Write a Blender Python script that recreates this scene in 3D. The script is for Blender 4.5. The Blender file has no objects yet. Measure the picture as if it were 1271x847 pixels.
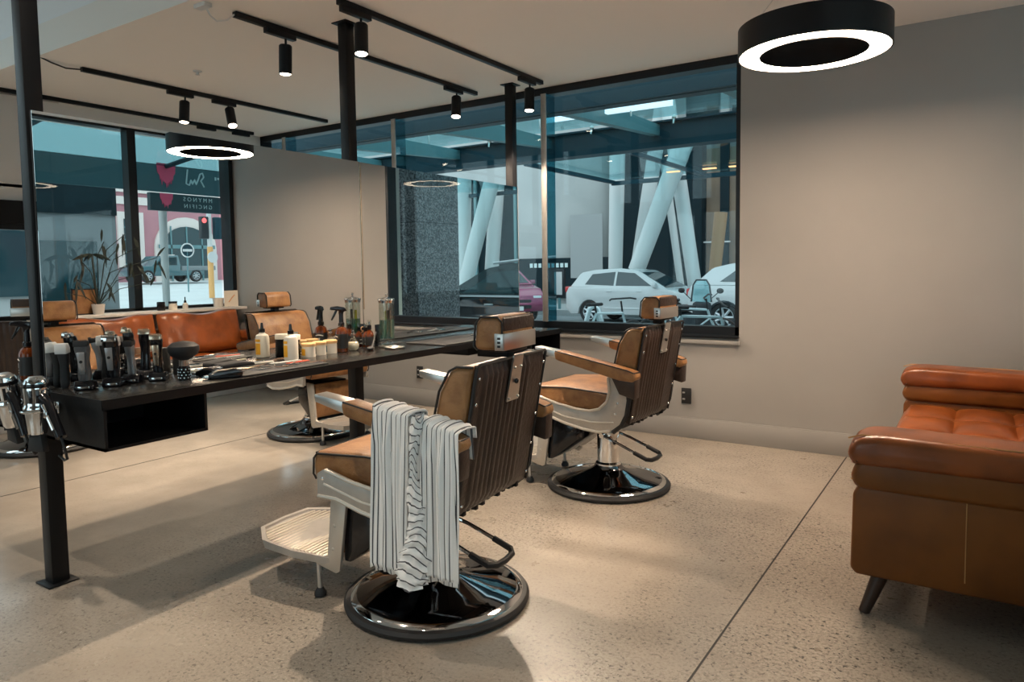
import bpy, bmesh, math, random
from mathutils import Vector, Matrix, Euler
R = math.radians
random.seed(7)
sc = bpy.context.scene
col = sc.collection

# ------------------------------------------------------------------ camera, world, exposure
def setup_camera():
    yaw, pit, rol, f, y0 = 0.5812, -0.0673, -0.0141, 892.17, 393.08
    fw = Vector((-math.sin(yaw)*math.cos(pit), math.cos(yaw)*math.cos(pit), math.sin(pit)))
    r = Vector((math.cos(yaw), math.sin(yaw), 0)); u = r.cross(fw)
    c, s = math.cos(rol), math.sin(rol)
    r2 = c*r + s*u; u2 = -s*r + c*u
    cam = bpy.data.cameras.new('camera'); o = bpy.data.objects.new('camera', cam); col.objects.link(o)
    m = Matrix((r2, u2, -fw)).transposed().to_4x4(); m.translation = Vector((3.254, 0, 1.3))
    o.matrix_world = m
    cam.sensor_fit = 'HORIZONTAL'; cam.sensor_width = 36; cam.lens = f/1271*36
    cam.shift_y = (y0-423.5)/1271; cam.clip_start = .05; cam.clip_end = 300
    sc.camera = o
setup_camera()
sc.view_settings.view_transform = 'Standard'; sc.view_settings.look = 'None'
sc.view_settings.exposure = 0.0; sc.view_settings.gamma = 1.0; sc.view_settings.use_curve_mapping = False
SKY = 1.95
LAMP = 5.6
w = bpy.data.worlds.new('sky'); sc.world = w; w.use_nodes = True
nt = w.node_tree; bg = nt.nodes['Background']
tc = nt.nodes.new('ShaderNodeTexCoord'); sx = nt.nodes.new('ShaderNodeSeparateXYZ'); rp = nt.nodes.new('ShaderNodeValToRGB')
nt.links.new(tc.outputs['Generated'], sx.inputs[0]); nt.links.new(sx.outputs['Z'], rp.inputs[0]); nt.links.new(rp.outputs[0], bg.inputs[0])
rp.color_ramp.elements[0].color = (.82, .91, .95, 1); rp.color_ramp.elements[1].color = (.90, .96, 1.0, 1)
bg.inputs[1].default_value = SKY

# ------------------------------------------------------------------ materials
M = {}
def mat(name, c, rough=.5, metal=0, spec=.5, noise=None, bump=None, emit=None, coat=0, trans=0, alpha=1, sheen=0):
    """noise=(scale, colour2, lo, hi): mottled second colour; bump=(scale, strength)"""
    m = bpy.data.materials.new(name); m.use_nodes = True; n = m.node_tree.nodes; l = m.node_tree.links
    b = n['Principled BSDF']
    b.inputs['Base Color'].default_value = (*c, 1); b.inputs['Roughness'].default_value = rough
    b.inputs['Metallic'].default_value = metal; b.inputs['Specular IOR Level'].default_value = spec
    b.inputs['Coat Weight'].default_value = coat; b.inputs['Transmission Weight'].default_value = trans
    if noise or bump:
        t = n.new('ShaderNodeTexCoord')
    if noise:
        x = n.new('ShaderNodeTexNoise'); x.inputs['Scale'].default_value = noise[0]; x.inputs['Detail'].default_value = 5
        l.new(t.outputs['Object'], x.inputs['Vector'])
        mr = n.new('ShaderNodeMapRange'); mr.inputs[1].default_value = noise[2]; mr.inputs[2].default_value = noise[3]
        l.new(x.outputs['Fac'], mr.inputs[0])
        mx = n.new('ShaderNodeMix'); mx.data_type = 'RGBA'; mx.inputs['A'].default_value = (*c, 1); mx.inputs['B'].default_value = (*noise[1], 1)
        l.new(mr.outputs[0], mx.inputs['Factor']); l.new(mx.outputs['Result'], b.inputs['Base Color'])
    if bump:
        x = n.new('ShaderNodeTexNoise'); x.inputs['Scale'].default_value = bump[0]; x.inputs['Detail'].default_value = 4
        l.new(t.outputs['Object'], x.inputs['Vector'])
        bp = n.new('ShaderNodeBump'); bp.inputs['Strength'].default_value = bump[1]; bp.inputs['Distance'].default_value = .01
        l.new(x.outputs['Fac'], bp.inputs['Height']); l.new(bp.outputs[0], b.inputs['Normal'])
    if emit:
        b.inputs['Emission Color'].default_value = (*emit[0], 1); b.inputs['Emission Strength'].default_value = emit[1]
    M[name] = m
    return m
mat('wall', (.34, .328, .31), .75, noise=(1.5, (.315, .305, .29), .35, .7))
mat('wall_white', (.68, .66, .63), .7)
mat('ceiling', (.88, .825, .765), .85)
mat('soffit', (.88, .87, .87), .8)
mat('black_frame', (.006, .008, .011), .35, spec=.35)
mat('black_metal', (.006, .006, .007), .42, spec=.25, bump=(60, .05))
mat('black_matte', (.012, .012, .013), .6)
mat('black_gloss', (.008, .008, .010), .12)
mat('black_rubber', (.010, .010, .011), .55)
mat('table_top', (.016, .015, .014), .20, noise=(9, (.028, .026, .024), .4, .75))
mat('chrome', (.80, .80, .80), .06, 1)
mat('dark_chrome', (.24, .24, .25), .05, 1)
mat('brushed_steel', (.62, .60, .57), .32, 1)
mat('cast_metal', (.50, .475, .44), .38, .55, noise=(20, (.44, .42, .39), .4, .7))
mat('foot_metal', (.60, .55, .48), .38, .6)
mat('tan_leather', (.32, .155, .055), .42, noise=(14, (.20, .085, .028), .42, .68), bump=(90, .25))
mat('brown_leather', (.030, .017, .012), .42, noise=(12, (.048, .028, .020), .4, .7), bump=(60, .3))
mat('piping', (.012, .008, .006), .5)
mat('cognac_leather', (.26, .068, .014), .30, noise=(5, (.12, .032, .008), .40, .72), bump=(7, .35))
mat('shaded_sofa_leather', (.20, .068, .012), .36, spec=.35, noise=(4, (.11, .036, .007), .38, .7), bump=(9, .25))  # cognac leather darkened: shade on the sofa sides put into the colour
mat('stitch', (.50, .26, .09), .6)
mat('dark_wood', (.035, .018, .012), .35)
mat('pink_wood', (.30, .15, .07), .5)
mat('white_plastic', (.70, .70, .68), .35)
mat('cream', (.75, .70, .60), .4)
mat('yellow_label', (.85, .42, .02), .5)
mat('amber', (.16, .035, .006), .08, trans=.35)
mat('amber_liquid', (.42, .10, .012), .1, trans=.3)
mat('label_black', (.012, .012, .012), .45)
mat('label_white', (.62, .60, .56), .5)
mat('label_blue', (.10, .22, .28), .5)
mat('gold_lid', (.72, .45, .20), .35)
mat('orange_print', (.75, .40, .20), .5)
mat('grey_plastic', (.10, .10, .105), .32)
mat('silver_plastic', (.42, .42, .43), .28, .6)
mat('warm_silver', (.70, .56, .42), .22, .9)
mat('screen_blue', (.35, .48, .60), .3)
mat('red_comb', (.75, .12, .06), .4)
mat('cloth_dark', (.02, .02, .022), .9)
mat('led', (1, .9, .8), .5, emit=((1.0, .74, .53), 105.0))
mat('bulb', (1, .9, .8), .5, emit=((1.0, .80, .60), 22.0))
mat('asphalt', (.18, .215, .225), .75, noise=(3, (.23, .265, .275), .3, .7))
mat('paving', (.40, .44, .44), .75, noise=(2, (.34, .38, .385), .3, .7))
mat('road_pale', (.62, .66, .66), .75, noise=(.4, (.54, .58, .585), .3, .7))
mat('kerb', (.50, .56, .57), .8)
mat('steel_teal', (.006, .040, .058), .5, spec=.3)
mat('steel_pale', (.12, .25, .27), .5)
mat('column_white', (.66, .66, .65), .5)
mat('column_warm', (.36, .19, .08), .5)
mat('building_pale', (.47, .48, .47), .7, noise=(.6, (.40, .415, .41), .4, .7))
mat('building_grey', (.24, .27, .28), .6, noise=(.4, (.18, .21, .22), .4, .7))
mat('building_dark', (.006, .018, .024), .7, spec=.2)
mat('bronze_panel', (.22, .15, .10), .4, noise=(.9, (.12, .09, .07), .4, .7))
mat('pink_stone', (.52, .24, .27), .75, noise=(.5, (.44, .20, .24), .4, .7))
mat('pale_stone', (.74, .66, .62), .75)
mat('dark_glass', (.012, .045, .055), .06)
mat('car_glass', (.015, .04, .048), .04, spec=.8)
mat('car_white', (.60, .60, .60), .18, coat=.6)
mat('car_magenta', (.28, .05, .12), .2, coat=.6)
mat('car_black', (.006, .010, .014), .12, coat=.6)
mat('car_teal', (.06, .14, .16), .25, coat=.5)
mat('car_trim', (.015, .02, .025), .5)
mat('alloy', (.55, .58, .60), .3, .6)
mat('tail_red', (.55, .05, .05), .2)
mat('headlamp', (.6, .65, .68), .1)
mat('signal_red', (.9, .1, .1), .4, emit=((1, .1, .1), 2.0))
mat('signal_orange', (.80, .42, .15), .5)
mat('sign_pink', (1.0, .10, .20), .5)
mat('sign_board', (.020, .060, .075), .5)
mat('sign_fascia', (.06, .14, .16), .5)
mat('sign_text', (.62, .74, .74), .5)
mat('lit_sign', (.9, .5, .25), .5, emit=((1, .45, .18), 1.6))
mat('white_light', (.9, .95, 1), .5, emit=((.85, .95, 1), 1.0))
mat('leaf_dark', (.012, .022, .016), .6)
mat('terracotta', (.45, .18, .07), .6)
mat('pale_ceramic', (.62, .58, .52), .4)
mat('bike_frame', (.50, .60, .62), .3, .4)
mat('bulkhead_shadow', (.03, .03, .034), .7)
mat('liquid_green', (.10, .38, .34), .05, trans=.75)
mat('liquid_yellow', (.40, .42, .05), .05, trans=.5)

def glassy(name, tint, gloss=.08, rough=0.0, gcol=(1, 1, 1)):
    m = bpy.data.materials.new(name); m.use_nodes = True; n = m.node_tree.nodes; l = m.node_tree.links
    for x in list(n):
        if x.type != 'OUTPUT_MATERIAL': n.remove(x)
    out = n['Material Output']
    t = n.new('ShaderNodeBsdfTransparent'); t.inputs[0].default_value = (*tint, 1)
    g = n.new('ShaderNodeBsdfGlossy'); g.inputs['Roughness'].default_value = rough; g.inputs[0].default_value = (*gcol, 1)
    lw = n.new('ShaderNodeLayerWeight'); lw.inputs[0].default_value = .35
    mr = n.new('ShaderNodeMapRange'); mr.inputs[3].default_value = gloss; mr.inputs[4].default_value = max(.3, gloss*3)
    mp = n.new('ShaderNodeMath'); mp.operation = 'POWER'; mp.inputs[1].default_value = 4.0
    l.new(lw.outputs['Facing'], mp.inputs[0]); l.new(mp.outputs[0], mr.inputs[0])
    mx = n.new('ShaderNodeMixShader'); l.new(mr.outputs[0], mx.inputs[0]); l.new(t.outputs[0], mx.inputs[1]); l.new(g.outputs[0], mx.inputs[2])
    l.new(mx.outputs[0], out.inputs[0]); M[name] = m
glassy('window_glass', (.86, .945, .96), .02)
glassy('awning_glass', (.62, .82, .85), .06)
glassy('awning_glass_dark', (.42, .56, .58), .05)
glassy('jar_glass', (.90, .93, .91), .10)
glassy('clear_glass', (.93, .92, .86), .12)
glassy('fin_glass', (.30, .62, .70), .25)

def mirror_mat():
    m = mat('mirror_glass', (.90, .91, .90), .0, 1)
mirror_mat()

def floor_mat():
    m = bpy.data.materials.new('floor_concrete'); m.use_nodes = True; n = m.node_tree.nodes; l = m.node_tree.links; b = n['Principled BSDF']
    tcx = n.new('ShaderNodeTexCoord')
    def noise(s, d=4, r=.6):
        x = n.new('ShaderNodeTexNoise'); x.inputs['Scale'].default_value = s; x.inputs['Detail'].default_value = d; x.inputs['Roughness'].default_value = r
        l.new(tcx.outputs['Object'], x.inputs['Vector']); return x
    def mr(src, a, bb, c, d):
        x = n.new('ShaderNodeMapRange'); x.inputs[1].default_value = a; x.inputs[2].default_value = bb; x.inputs[3].default_value = c; x.inputs[4].default_value = d
        l.new(src, x.inputs[0]); return x.outputs[0]
    def mix(fac, a, bcol):
        x = n.new('ShaderNodeMix'); x.data_type = 'RGBA'
        l.new(fac, x.inputs['Factor'])
        if isinstance(a, tuple): x.inputs['A'].default_value = (*a, 1)
        else: l.new(a, x.inputs['A'])
        x.inputs['B'].default_value = (*bcol, 1); return x.outputs['Result']
    big = noise(.8, 5); med = noise(4.5, 5)
    c = mix(mr(big.outputs['Fac'], .35, .65, 0, 1), (.25, .216, .178), (.385, .342, .287))
    c = mix(mr(med.outputs['Fac'], .45, .75, 0, .5), c, (.25, .212, .172))
    def mul(a, bb):
        x = n.new('ShaderNodeMath'); x.operation = 'MULTIPLY'; l.new(a, x.inputs[0]); l.new(bb, x.inputs[1]); return x.outputs[0]
    # exposed aggregate: fine grain plus dark flecks, denser in patches and towards the right
    patch = mr(noise(1.3, 3).outputs['Fac'], .38, .60, .25, 1)
    sxx = n.new('ShaderNodeSeparateXYZ'); l.new(tcx.outputs['Object'], sxx.inputs[0])
    right = mr(sxx.outputs['X'], -.4, 1.0, .10, 1)
    pr = mul(patch, right)
    c = mix(mul(mr(noise(75, 3, .7).outputs['Fac'], .46, .66, 0, .9), pr), c, (.11, .09, .07))
    c = mix(mul(mr(noise(110, 2, .6).outputs['Fac'], .56, .70, 0, .6), pr), c, (.50, .46, .40))
    c = mix(mul(mr(noise(58, 2, .5).outputs['Fac'], .615, .65, 0, 1), pr), c, (.03, .026, .022))
    l.new(c, b.inputs['Base Color'])
    ad = n.new('ShaderNodeMath'); ad.operation = 'ADD'; l.new(mr(med.outputs['Fac'], .3, .7, .0, .10), ad.inputs[0]); l.new(mr(sxx.outputs['X'], -.3, 1.3, .12, .27), ad.inputs[1])
    l.new(ad.outputs[0], b.inputs['Roughness'])
    b.inputs['Specular IOR Level'].default_value = .6
    M['floor'] = m
floor_mat()
def granite_mat():
    m = bpy.data.materials.new('granite'); m.use_nodes = True; n = m.node_tree.nodes; l = m.node_tree.links; b = n['Principled BSDF']
    tcx = n.new('ShaderNodeTexCoord'); v = n.new('ShaderNodeTexVoronoi'); v.inputs['Scale'].default_value = 60; l.new(tcx.outputs['Object'], v.inputs['Vector'])
    sp = n.new('ShaderNodeSeparateColor'); l.new(v.outputs['Color'], sp.inputs[0])
    cr = n.new('ShaderNodeValToRGB'); l.new(sp.outputs[0], cr.inputs[0])
    e = cr.color_ramp.elements; e[0].color = (.03, .032, .036, 1); e[1].color = (.30, .29, .30, 1); e.new(.45).color = (.12, .12, .13, 1)
    l.new(cr.outputs[0], b.inputs['Base Color']); b.inputs['Roughness'].default_value = .5; M['granite'] = m
granite_mat()
def stripe_mat():
    m = bpy.data.materials.new('striped_cloth'); m.use_nodes = True; n = m.node_tree.nodes; l = m.node_tree.links; b = n['Principled BSDF']
    uv = n.new('ShaderNodeUVMap'); s = n.new('ShaderNodeSeparateXYZ'); l.new(uv.outputs[0], s.inputs[0])
    fr = n.new('ShaderNodeMath'); fr.operation = 'FRACT'; l.new(s.outputs[0], fr.inputs[0])
    lt = n.new('ShaderNodeMath'); lt.operation = 'LESS_THAN'; lt.inputs[1].default_value = .17; l.new(fr.outputs[0], lt.inputs[0])
    mx = n.new('ShaderNodeMix'); mx.data_type = 'RGBA'; mx.inputs['A'].default_value = (.87, .86, .84, 1); mx.inputs['B'].default_value = (.055, .055, .065, 1)
    l.new(lt.outputs[0], mx.inputs['Factor']); l.new(mx.outputs['Result'], b.inputs['Base Color']); b.inputs['Roughness'].default_value = .9
    b.inputs['Sheen Weight'].default_value = .2; M['striped_cloth'] = m
stripe_mat()

# ------------------------------------------------------------------ geometry helpers
class G:
    def __init__(s): s.bm = bmesh.new(); s.uv = None
    def _x(s, vs, rot=None, loc=None):
        if rot: bmesh.ops.rotate(s.bm, verts=vs, cent=(0, 0, 0), matrix=Euler(rot).to_matrix())
        if loc: bmesh.ops.translate(s.bm, verts=vs, vec=loc)
    def box(s, c, d, bev=0, rot=None, seg=2, taper=None):
        vs = bmesh.ops.create_cube(s.bm, size=1)['verts']
        for v in vs:
            v.co.x *= d[0]; v.co.y *= d[1]; v.co.z *= d[2]
            if taper and v.co.z > 0: v.co.x *= taper[0]; v.co.y *= taper[1]
        if bev:
            es = list({e for v in vs for e in v.link_edges})
            r = bmesh.ops.bevel(s.bm, geom=es, offset=bev, segments=seg, profile=.5, affect='EDGES')
            vs = list({v for f in r['faces'] for v in f.verts} | {v for v in vs if v.is_valid})
        s._x(vs, rot, c); return s
    def lathe(s, prof, c=(0, 0, 0), seg=24, rot=None, sc=(1, 1)):
        rings = []; vs = []
        for r, z in prof:
            if r < 1e-5: ring = [s.bm.verts.new((0, 0, z))]
            else: ring = [s.bm.verts.new((r*sc[0]*math.cos(a), r*sc[1]*math.sin(a), z)) for a in [2*math.pi*i/seg for i in range(seg)]]
            rings.append(ring); vs += ring
        for A, B in zip(rings, rings[1:]):
            for i in range(seg):
                j = (i+1) % seg
                q = [A[i % len(A)], A[j % len(A)], B[j % len(B)], B[i % len(B)]]
                u = []
                for v in q:
                    if v not in u: u.append(v)
                if len(u) > 2:
                    try: s.bm.faces.new(u)
                    except ValueError: pass
        s._x(vs, rot, c); return s
    def cyl(s, p, q, r, r2=None, seg=16):
        p = Vector(p); q = Vector(q); d = q-p; L = d.length; r2 = r if r2 is None else r2
        k = Vector((0, 0, 1)).rotation_difference(d)
        n0 = len(s.bm.verts); s.bm.verts.ensure_lookup_table()
        before = set(s.bm.verts)
        s.lathe([(0, 0), (r, 0), (r2, L), (0, L)], seg=seg)
        vs = [v for v in s.bm.verts if v not in before]
        bmesh.ops.rotate(s.bm, verts=vs, cent=(0, 0, 0), matrix=k.to_matrix()); bmesh.ops.translate(s.bm, verts=vs, vec=p); return s
    def tube(s, pts, r, seg=8, closed=False):
        P = [Vector(p) for p in pts]; n = len(P); rings = []; up = None
        for i in range(n):
            a = P[(i-1) % n] if closed or i else P[0]; b = P[(i+1) % n] if closed or i < n-1 else P[-1]
            t = (b-a).normalized()
            if up is None: up = t.orthogonal().normalized()
            up = (up - t*up.dot(t)).normalized(); w_ = t.cross(up)
            rr = r[i] if isinstance(r, (list, tuple)) else r
            rings.append([s.bm.verts.new(P[i]+rr*(math.cos(k)*up+math.sin(k)*w_)) for k in [2*math.pi*j/seg for j in range(seg)]])
        for i in range(n if closed else n-1):
            A, B = rings[i], rings[(i+1) % n]
            for j in range(seg): s.bm.faces.new((A[j], A[(j+1) % seg], B[(j+1) % seg], B[j]))
        if not closed:
            s.bm.faces.new(rings[0][::-1]); s.bm.faces.new(rings[-1])
        return s
    def prism(s, pts, a, b, axis='y', bev=0, seg=2):
        """polygon pts in the plane across axis, extruded from a to b"""
        def P(u, v, t): return {'y': (u, t, v), 'x': (t, u, v), 'z': (u, v, t)}[axis]
        A = [s.bm.verts.new(P(u, v, a)) for u, v in pts]; B = [s.bm.verts.new(P(u, v, b)) for u, v in pts]; n = len(pts)
        f = [s.bm.faces.new(A), s.bm.faces.new(B[::-1])]
        for i in range(n): f.append(s.bm.faces.new((A[i], B[i], B[(i+1) % n], A[(i+1) % n])))
        bmesh.ops.recalc_face_normals(s.bm, faces=f)
        if bev:
            es = list({e for q in f for e in q.edges}); bmesh.ops.bevel(s.bm, geom=es, offset=bev, segments=seg, profile=.5, affect='EDGES')
        return s
    def sphere(s, c, r, seg=12, sc=(1, 1, 1), rot=None):
        vs = bmesh.ops.create_uvsphere(s.bm, u_segments=seg, v_segments=max(6, seg//2), radius=r)['verts']
        for v in vs: v.co = Vector((v.co.x*sc[0], v.co.y*sc[1], v.co.z*sc[2]))
        s._x(vs, rot, c); return s
    def quad(s, pts):
        s.bm.faces.new([s.bm.verts.new(p) for p in pts]); return s
    def grid(s, nu, nv, fn, close=False):
        V = [[s.bm.verts.new(fn(i/(nu-1), j/(nv-1))) for j in range(nv)] for i in range(nu)]
        for i in range(nu-1):
            for j in range(nv-1): s.bm.faces.new((V[i][j], V[i+1][j], V[i+1][j+1], V[i][j+1]))
        return V
    def build(s, name, m, parent=None, loc=None, rot=None, ang=35, fixn=True):
        if fixn: bmesh.ops.recalc_face_normals(s.bm, faces=s.bm.faces)
        me = bpy.data.meshes.new(name); s.bm.to_mesh(me); s.bm.free()
        me.materials.append(M[m] if isinstance(m, str) else m)
        for p in me.polygons: p.use_smooth = True
        me.set_sharp_from_angle(angle=R(ang))
        o = bpy.data.objects.new(name, me); col.objects.link(o)
        if parent: o.parent = parent
        if loc: o.location = loc
        if rot: o.rotation_euler = rot
        return o
def tag(o, label, cat, group=None, kind=None):
    o['label'] = label; o['category'] = cat
    if group: o['group'] = group
    if kind: o['kind'] = kind
    return o
def empty(name, loc=(0, 0, 0), rz=0, label=None, cat=None, group=None):
    o = bpy.data.objects.new(name, None); col.objects.link(o); o.location = loc; o.rotation_euler = (0, 0, rz)
    o.empty_display_size = .1
    if label: tag(o, label, cat, group)
    return o
def struct(g, name, m, parent=None, label=None):
    o = g.build(name, m, parent)
    if parent is None: o['kind'] = 'structure'
    if label: o['label'] = label
    return o
def copy_tree(o, parent=None):
    c = o.copy(); col.objects.link(c); c.parent = parent
    for ch in o.children: copy_tree(ch, c)
    return c
def text_obj(name, body, size, m, loc, rot, parent=None, ext=.002, align='CENTER'):
    cu = bpy.data.curves.new(name, 'FONT'); cu.body = body; cu.size = size; cu.extrude = ext; cu.align_x = align; cu.align_y = 'CENTER'
    tmp = bpy.data.objects.new('tmp', cu); col.objects.link(tmp)
    dg = bpy.context.evaluated_depsgraph_get(); me = bpy.data.meshes.new_from_object(tmp.evaluated_get(dg))
    bpy.data.objects.remove(tmp); me.materials.clear(); me.materials.append(M[m])
    o = bpy.data.objects.new(name, me); col.objects.link(o); o.location = loc; o.rotation_euler = rot
    if parent: o.parent = parent
    return o

# ------------------------------------------------------------------ room shell
XL, XE, YW, YB, H, HH = -3.47, 4.25, 5.22, -2.6, 2.785, 3.75
SOF = 2.42
g = G(); g.box(((XL+XE)/2, (YB+YW)/2, -.06), (XE-XL+.6, YW-YB+.5, .12)); fl = struct(g, 'floor', 'floor')
g = G()
for pts in ([(2.5114, YW-.02), (2.5114, YB)], [(-1.55, YW-.02), (-1.55, YB)]):
    (x, y1), (_, y0) = pts; g.box((x, (y0+y1)/2, .0008), (.007, y1-y0, .0012))
struct(g, 'floor_joint', 'black_matte')
g = G(); g.box(((XL+XE)/2, (SOF+YW)/2+.1, H+.10), (XE-XL+.6, YW-SOF+.2, .20)); struct(g, 'ceiling', 'ceiling')
g = G(); g.box(((XL+XE)/2, (SOF+YB)/2, HH+.08), (XE-XL+.6, SOF-YB+.3, .16)); struct(g, 'ceiling_high', 'wall_white')
g = G(); g.box(((XL+XE)/2, SOF+.055, (H+HH)/2+.001), (XE-XL, .10, HH-H-.002)); struct(g, 'ceiling_step', 'soffit')
# wall W (far wall) : window from XL+.02 to 1.785, z .79 .. H
WR = 1.785; SB = .79
g = G()
g.box(((XL+WR)/2-.1, YW+.10, SB/2), (WR-XL+.2, .20, SB))
g.box(((WR+XE)/2+.1, YW+.10, H/2), (XE-WR+.2, .20, H))
struct(g, 'wall_far', 'wall')
g = G(); g.box(((XL+XE)/2, YW-.008, .075), (XE-XL-.04, .016, .15), .003); g.box(((XL+XE)/2, YW-.009, .152), (XE-XL-.04, .010, .008))
struct(g, 'baseboard_far', 'wall')
g = G(); g.box(((XL+WR)/2+.01, YW-.012, .735), (WR-XL, .024, .03), .004); struct(g, 'trim_1', 'wall')
# window W
g = G(); yf = YW+.06
g.box(((XL+WR)/2, yf, SB+.03), (WR-XL, .12, .06)); g.box(((XL+WR)/2, YW+.01, SB-.012), (WR-XL, .08, .024), .005)
g.box(((XL+WR)/2, yf, H-.03), (WR-XL, .12, .06)); g.box((WR-.015, yf, (SB+H)/2), (.03, .12, H-SB)); g.box((XL+.02, yf, (SB+H)/2), (.04, .12, H-SB))
win = struct(g, 'window_1', 'black_frame')
def pane(name, c, d, parent, m='window_glass'):
    g = G(); g.box(c, d); o = g.build(name, m, parent); return o
fins = [-3.03, -1.465, .19]
xs = [XL+.04]+fins+[WR-.03]
for a, b in zip(xs, xs[1:]): pane('glass_pane', ((a+b)/2, YW+.10, (SB+.06+H-.06)/2), (b-a-.005, .008, H-SB-.12), win)
for x in fins:
    g = G(); g.box((x, YW+.035, (SB+.06+H-.06)/2), (.045, .14, H-SB-.12)); g.build('glass_fin', 'fin_glass', win)
    g = G(); g.box((x-.0, YW-.042, (SB+.06+H-.06)/2), (.05, .012, H-SB-.12), .003); g.build('fin_edge', 'cast_metal', win)
# wall E (right): window z .90 .. 2.785 from Y=-1.8 to 5.19
g = G(); g.box((XE+.10, (YB+YW)/2, .44), (.20, YW-YB, .88)); g.box((XE+.10, YB+.45, 1.9), (.20, .9, 2.05)); g.box((XE+.10, (YB+SOF)/2, H+.45), (.2, SOF-YB, .9))
struct(g, 'wall_right', 'wall')
g = G(); g.box((XE-.155, (YB+YW)/2-.02, .895), (.33, YW-YB-.1, .03), .004); struct(g, 'window_sill', 'wall_white')
g = G(); yb0 = YB+.9
g.box((XE+.06, (yb0+YW)/2, .91), (.12, YW-yb0, .06)); g.box((XE+.06, (yb0+YW)/2, H-.012), (.12, YW-yb0, .024)); g.box((XE+.03, YW-.035, 1.84), (.18, .05, 1.89))
win2 = struct(g, 'window_2', 'black_frame')
ym = [YW-.06, 4.08, 2.25, .4, yb0]
for y in ym[1:]:
    g = G(); g.box((XE+.06, y, 1.84), (.12, .085, 1.85)); g.build('mullion', 'black_frame', win2)
for a, b in zip(ym, ym[1:]): pane('glass_pane', (XE+.09, (a+b)/2, 1.85), (.008, a-b-.09, 1.83), win2)
# wall left: window strip z 1.0 .. 1.72 and Y -2 .. 3.1
g = G()
g.box((XL-.10, (YB+YW)/2, .45), (.20, YW-YB, .90)); g.box((XL-.10, (3.15+YW)/2, 1.84), (.20, YW-3.15, 1.90)); g.box((XL-.10, (YB+3.15)/2, 1.98), (.20, 3.15-YB, .14)); g.box((XL-.10, (SOF-.1+3.15)/2, 2.40), (.20, 3.15-SOF+.1, .75)); g.box((XL-.10, YB+.3, 2.8), (.2, .6, 1.6)); g.box((XL-.10, YB+.3, 1.84), (.2, .6, 1.9))
g.box((XL-.10, (YB+SOF)/2, HH-.06), (.20, SOF-YB, .14)); g.box((XL-.1, SOF-.1, 3.2), (.2, .2, .85))
struct(g, 'wall_left', 'wall_white')
g = G(); g.box((XL+.012, 1.0, 1.82), (.03, 4.3, .19)); struct(g, 'trim_2', 'black_metal')
g = G(); g.box((XL+.009, (YB+YW)/2, .075), (.016, YW-YB-.05, .15), .003); struct(g, 'baseboard_left', 'wall_white')
g = G(); g.box((XL-.05, .6, .93), (.1, 5.1, .06)); g.box((XL-.05, .6, 1.70), (.1, 5.1, .05)); g.box((XL-.05, 3.13, 1.3), (.1, .05, .8)); g.box((XL-.05, 1.3, 1.3), (.1, .05, .8)); g.box((XL-.05, -.6, 1.3), (.1, .05, .8))
win3 = struct(g, 'window_3', 'black_frame')
pane('glass_pane', (XL-.06, .6, 1.32), (.008, 5.0, .74), win3)
g = G()
for y in (-1.9, -.5, .9, 2.2): g.box((XL-.05, y, 2.85), (.1, .06, 1.7))
fill_win5 = struct(g, 'fill_window_5', 'black_frame'); pane('glass_pane', (XL-.06, .15, 2.85), (.008, 4.2, 1.7), fill_win5)  # unseen clerestory added to bring daylight onto the ceiling step
# unseen back wall behind the viewer, its windows added for fill daylight
g = G(); g.box(((XL+XE)/2, YB-.1, .2), (XE-XL+.4, .2, .4)); g.box(((XL-1.2)/2-.1, YB-.1, 1.4), (-1.2-XL+.2, .2, 2.0)); g.box(((XE+1.9)/2+.1, YB-.1, 1.4), (XE-1.9+.2, .2, 2.0)); g.box(((XL+XE)/2, YB-.1, 2.45), (XE-XL+.4, .2, .2)); g.box(((XL+XE)/2, YB-.1, 3.68), (XE-XL+.4, .2, .25)); g.box((XL+.2, YB-.1, 3.05), (.6, .2, 1.1)); g.box(((XE-.9)/2, YB-.1, 3.05), (XE+.9+.2, .2, 1.1))
struct(g, 'wall_back', 'wall')
g = G()
for x in (-1.17, .35, 1.87): g.box((x, YB-.05, 1.37), (.06, .1, 1.94))
g.box((.35, YB-.05, .43), (3.1, .1, .06)); g.box((.35, YB-.05, 2.32), (3.1, .1, .06))
fill_win4 = struct(g, 'fill_window_4', 'black_frame'); pane('glass_pane', (.35, YB-.06, 1.37), (3.1, .008, 1.88), fill_win4)
g = G()
for x in (-2.9, -1.95, -.95): g.box((x, YB-.05, 3.05), (.06, .1, 1.02))
fill_win6 = struct(g, 'fill_window_6', 'black_frame'); pane('glass_pane', (-1.95, YB-.06, 3.05), (2.0, .008, 1.0), fill_win6)  # unseen high window added to brighten the ceiling step
# sockets
for x, lab in ((1.395, 'black wall socket right of the far barber chair'), (-1.232, 'black wall socket under the far window, seen beneath the counter')):
    s = empty('wall_socket', (x, YW, .318), 0, lab, 'socket', 'black wall sockets')
    g = G(); g.box((0, -.006, 0), (.075, .012, .118), .004); g.build('face_plate', 'black_matte', s)
    for z in (.024, -.024): g = G(); g.box((-.018, -.0135, z), (.020, .004, .012), .001); g.build('switch_rocker', 'silver_plastic', s)

# ------------------------------------------------------------------ outdoors beyond wall W
g = G(); g.box((0, 8.6, -.27), (60, 6.6, .14)); struct(g, 'ground_pavement', 'paving')
g = G(); g.box((0, 22, -.30), (80, 20.4, .12)); struct(g, 'ground_road', 'asphalt')
g = G(); g.box((0, 12.0, -.23), (60, .22, .10), .02); struct(g, 'trim_kerb', 'kerb')
g = G(); g.box((-5, 27.5, -.16), (60, 15, .20)); struct(g, 'ground_far_pavement', 'paving')
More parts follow.
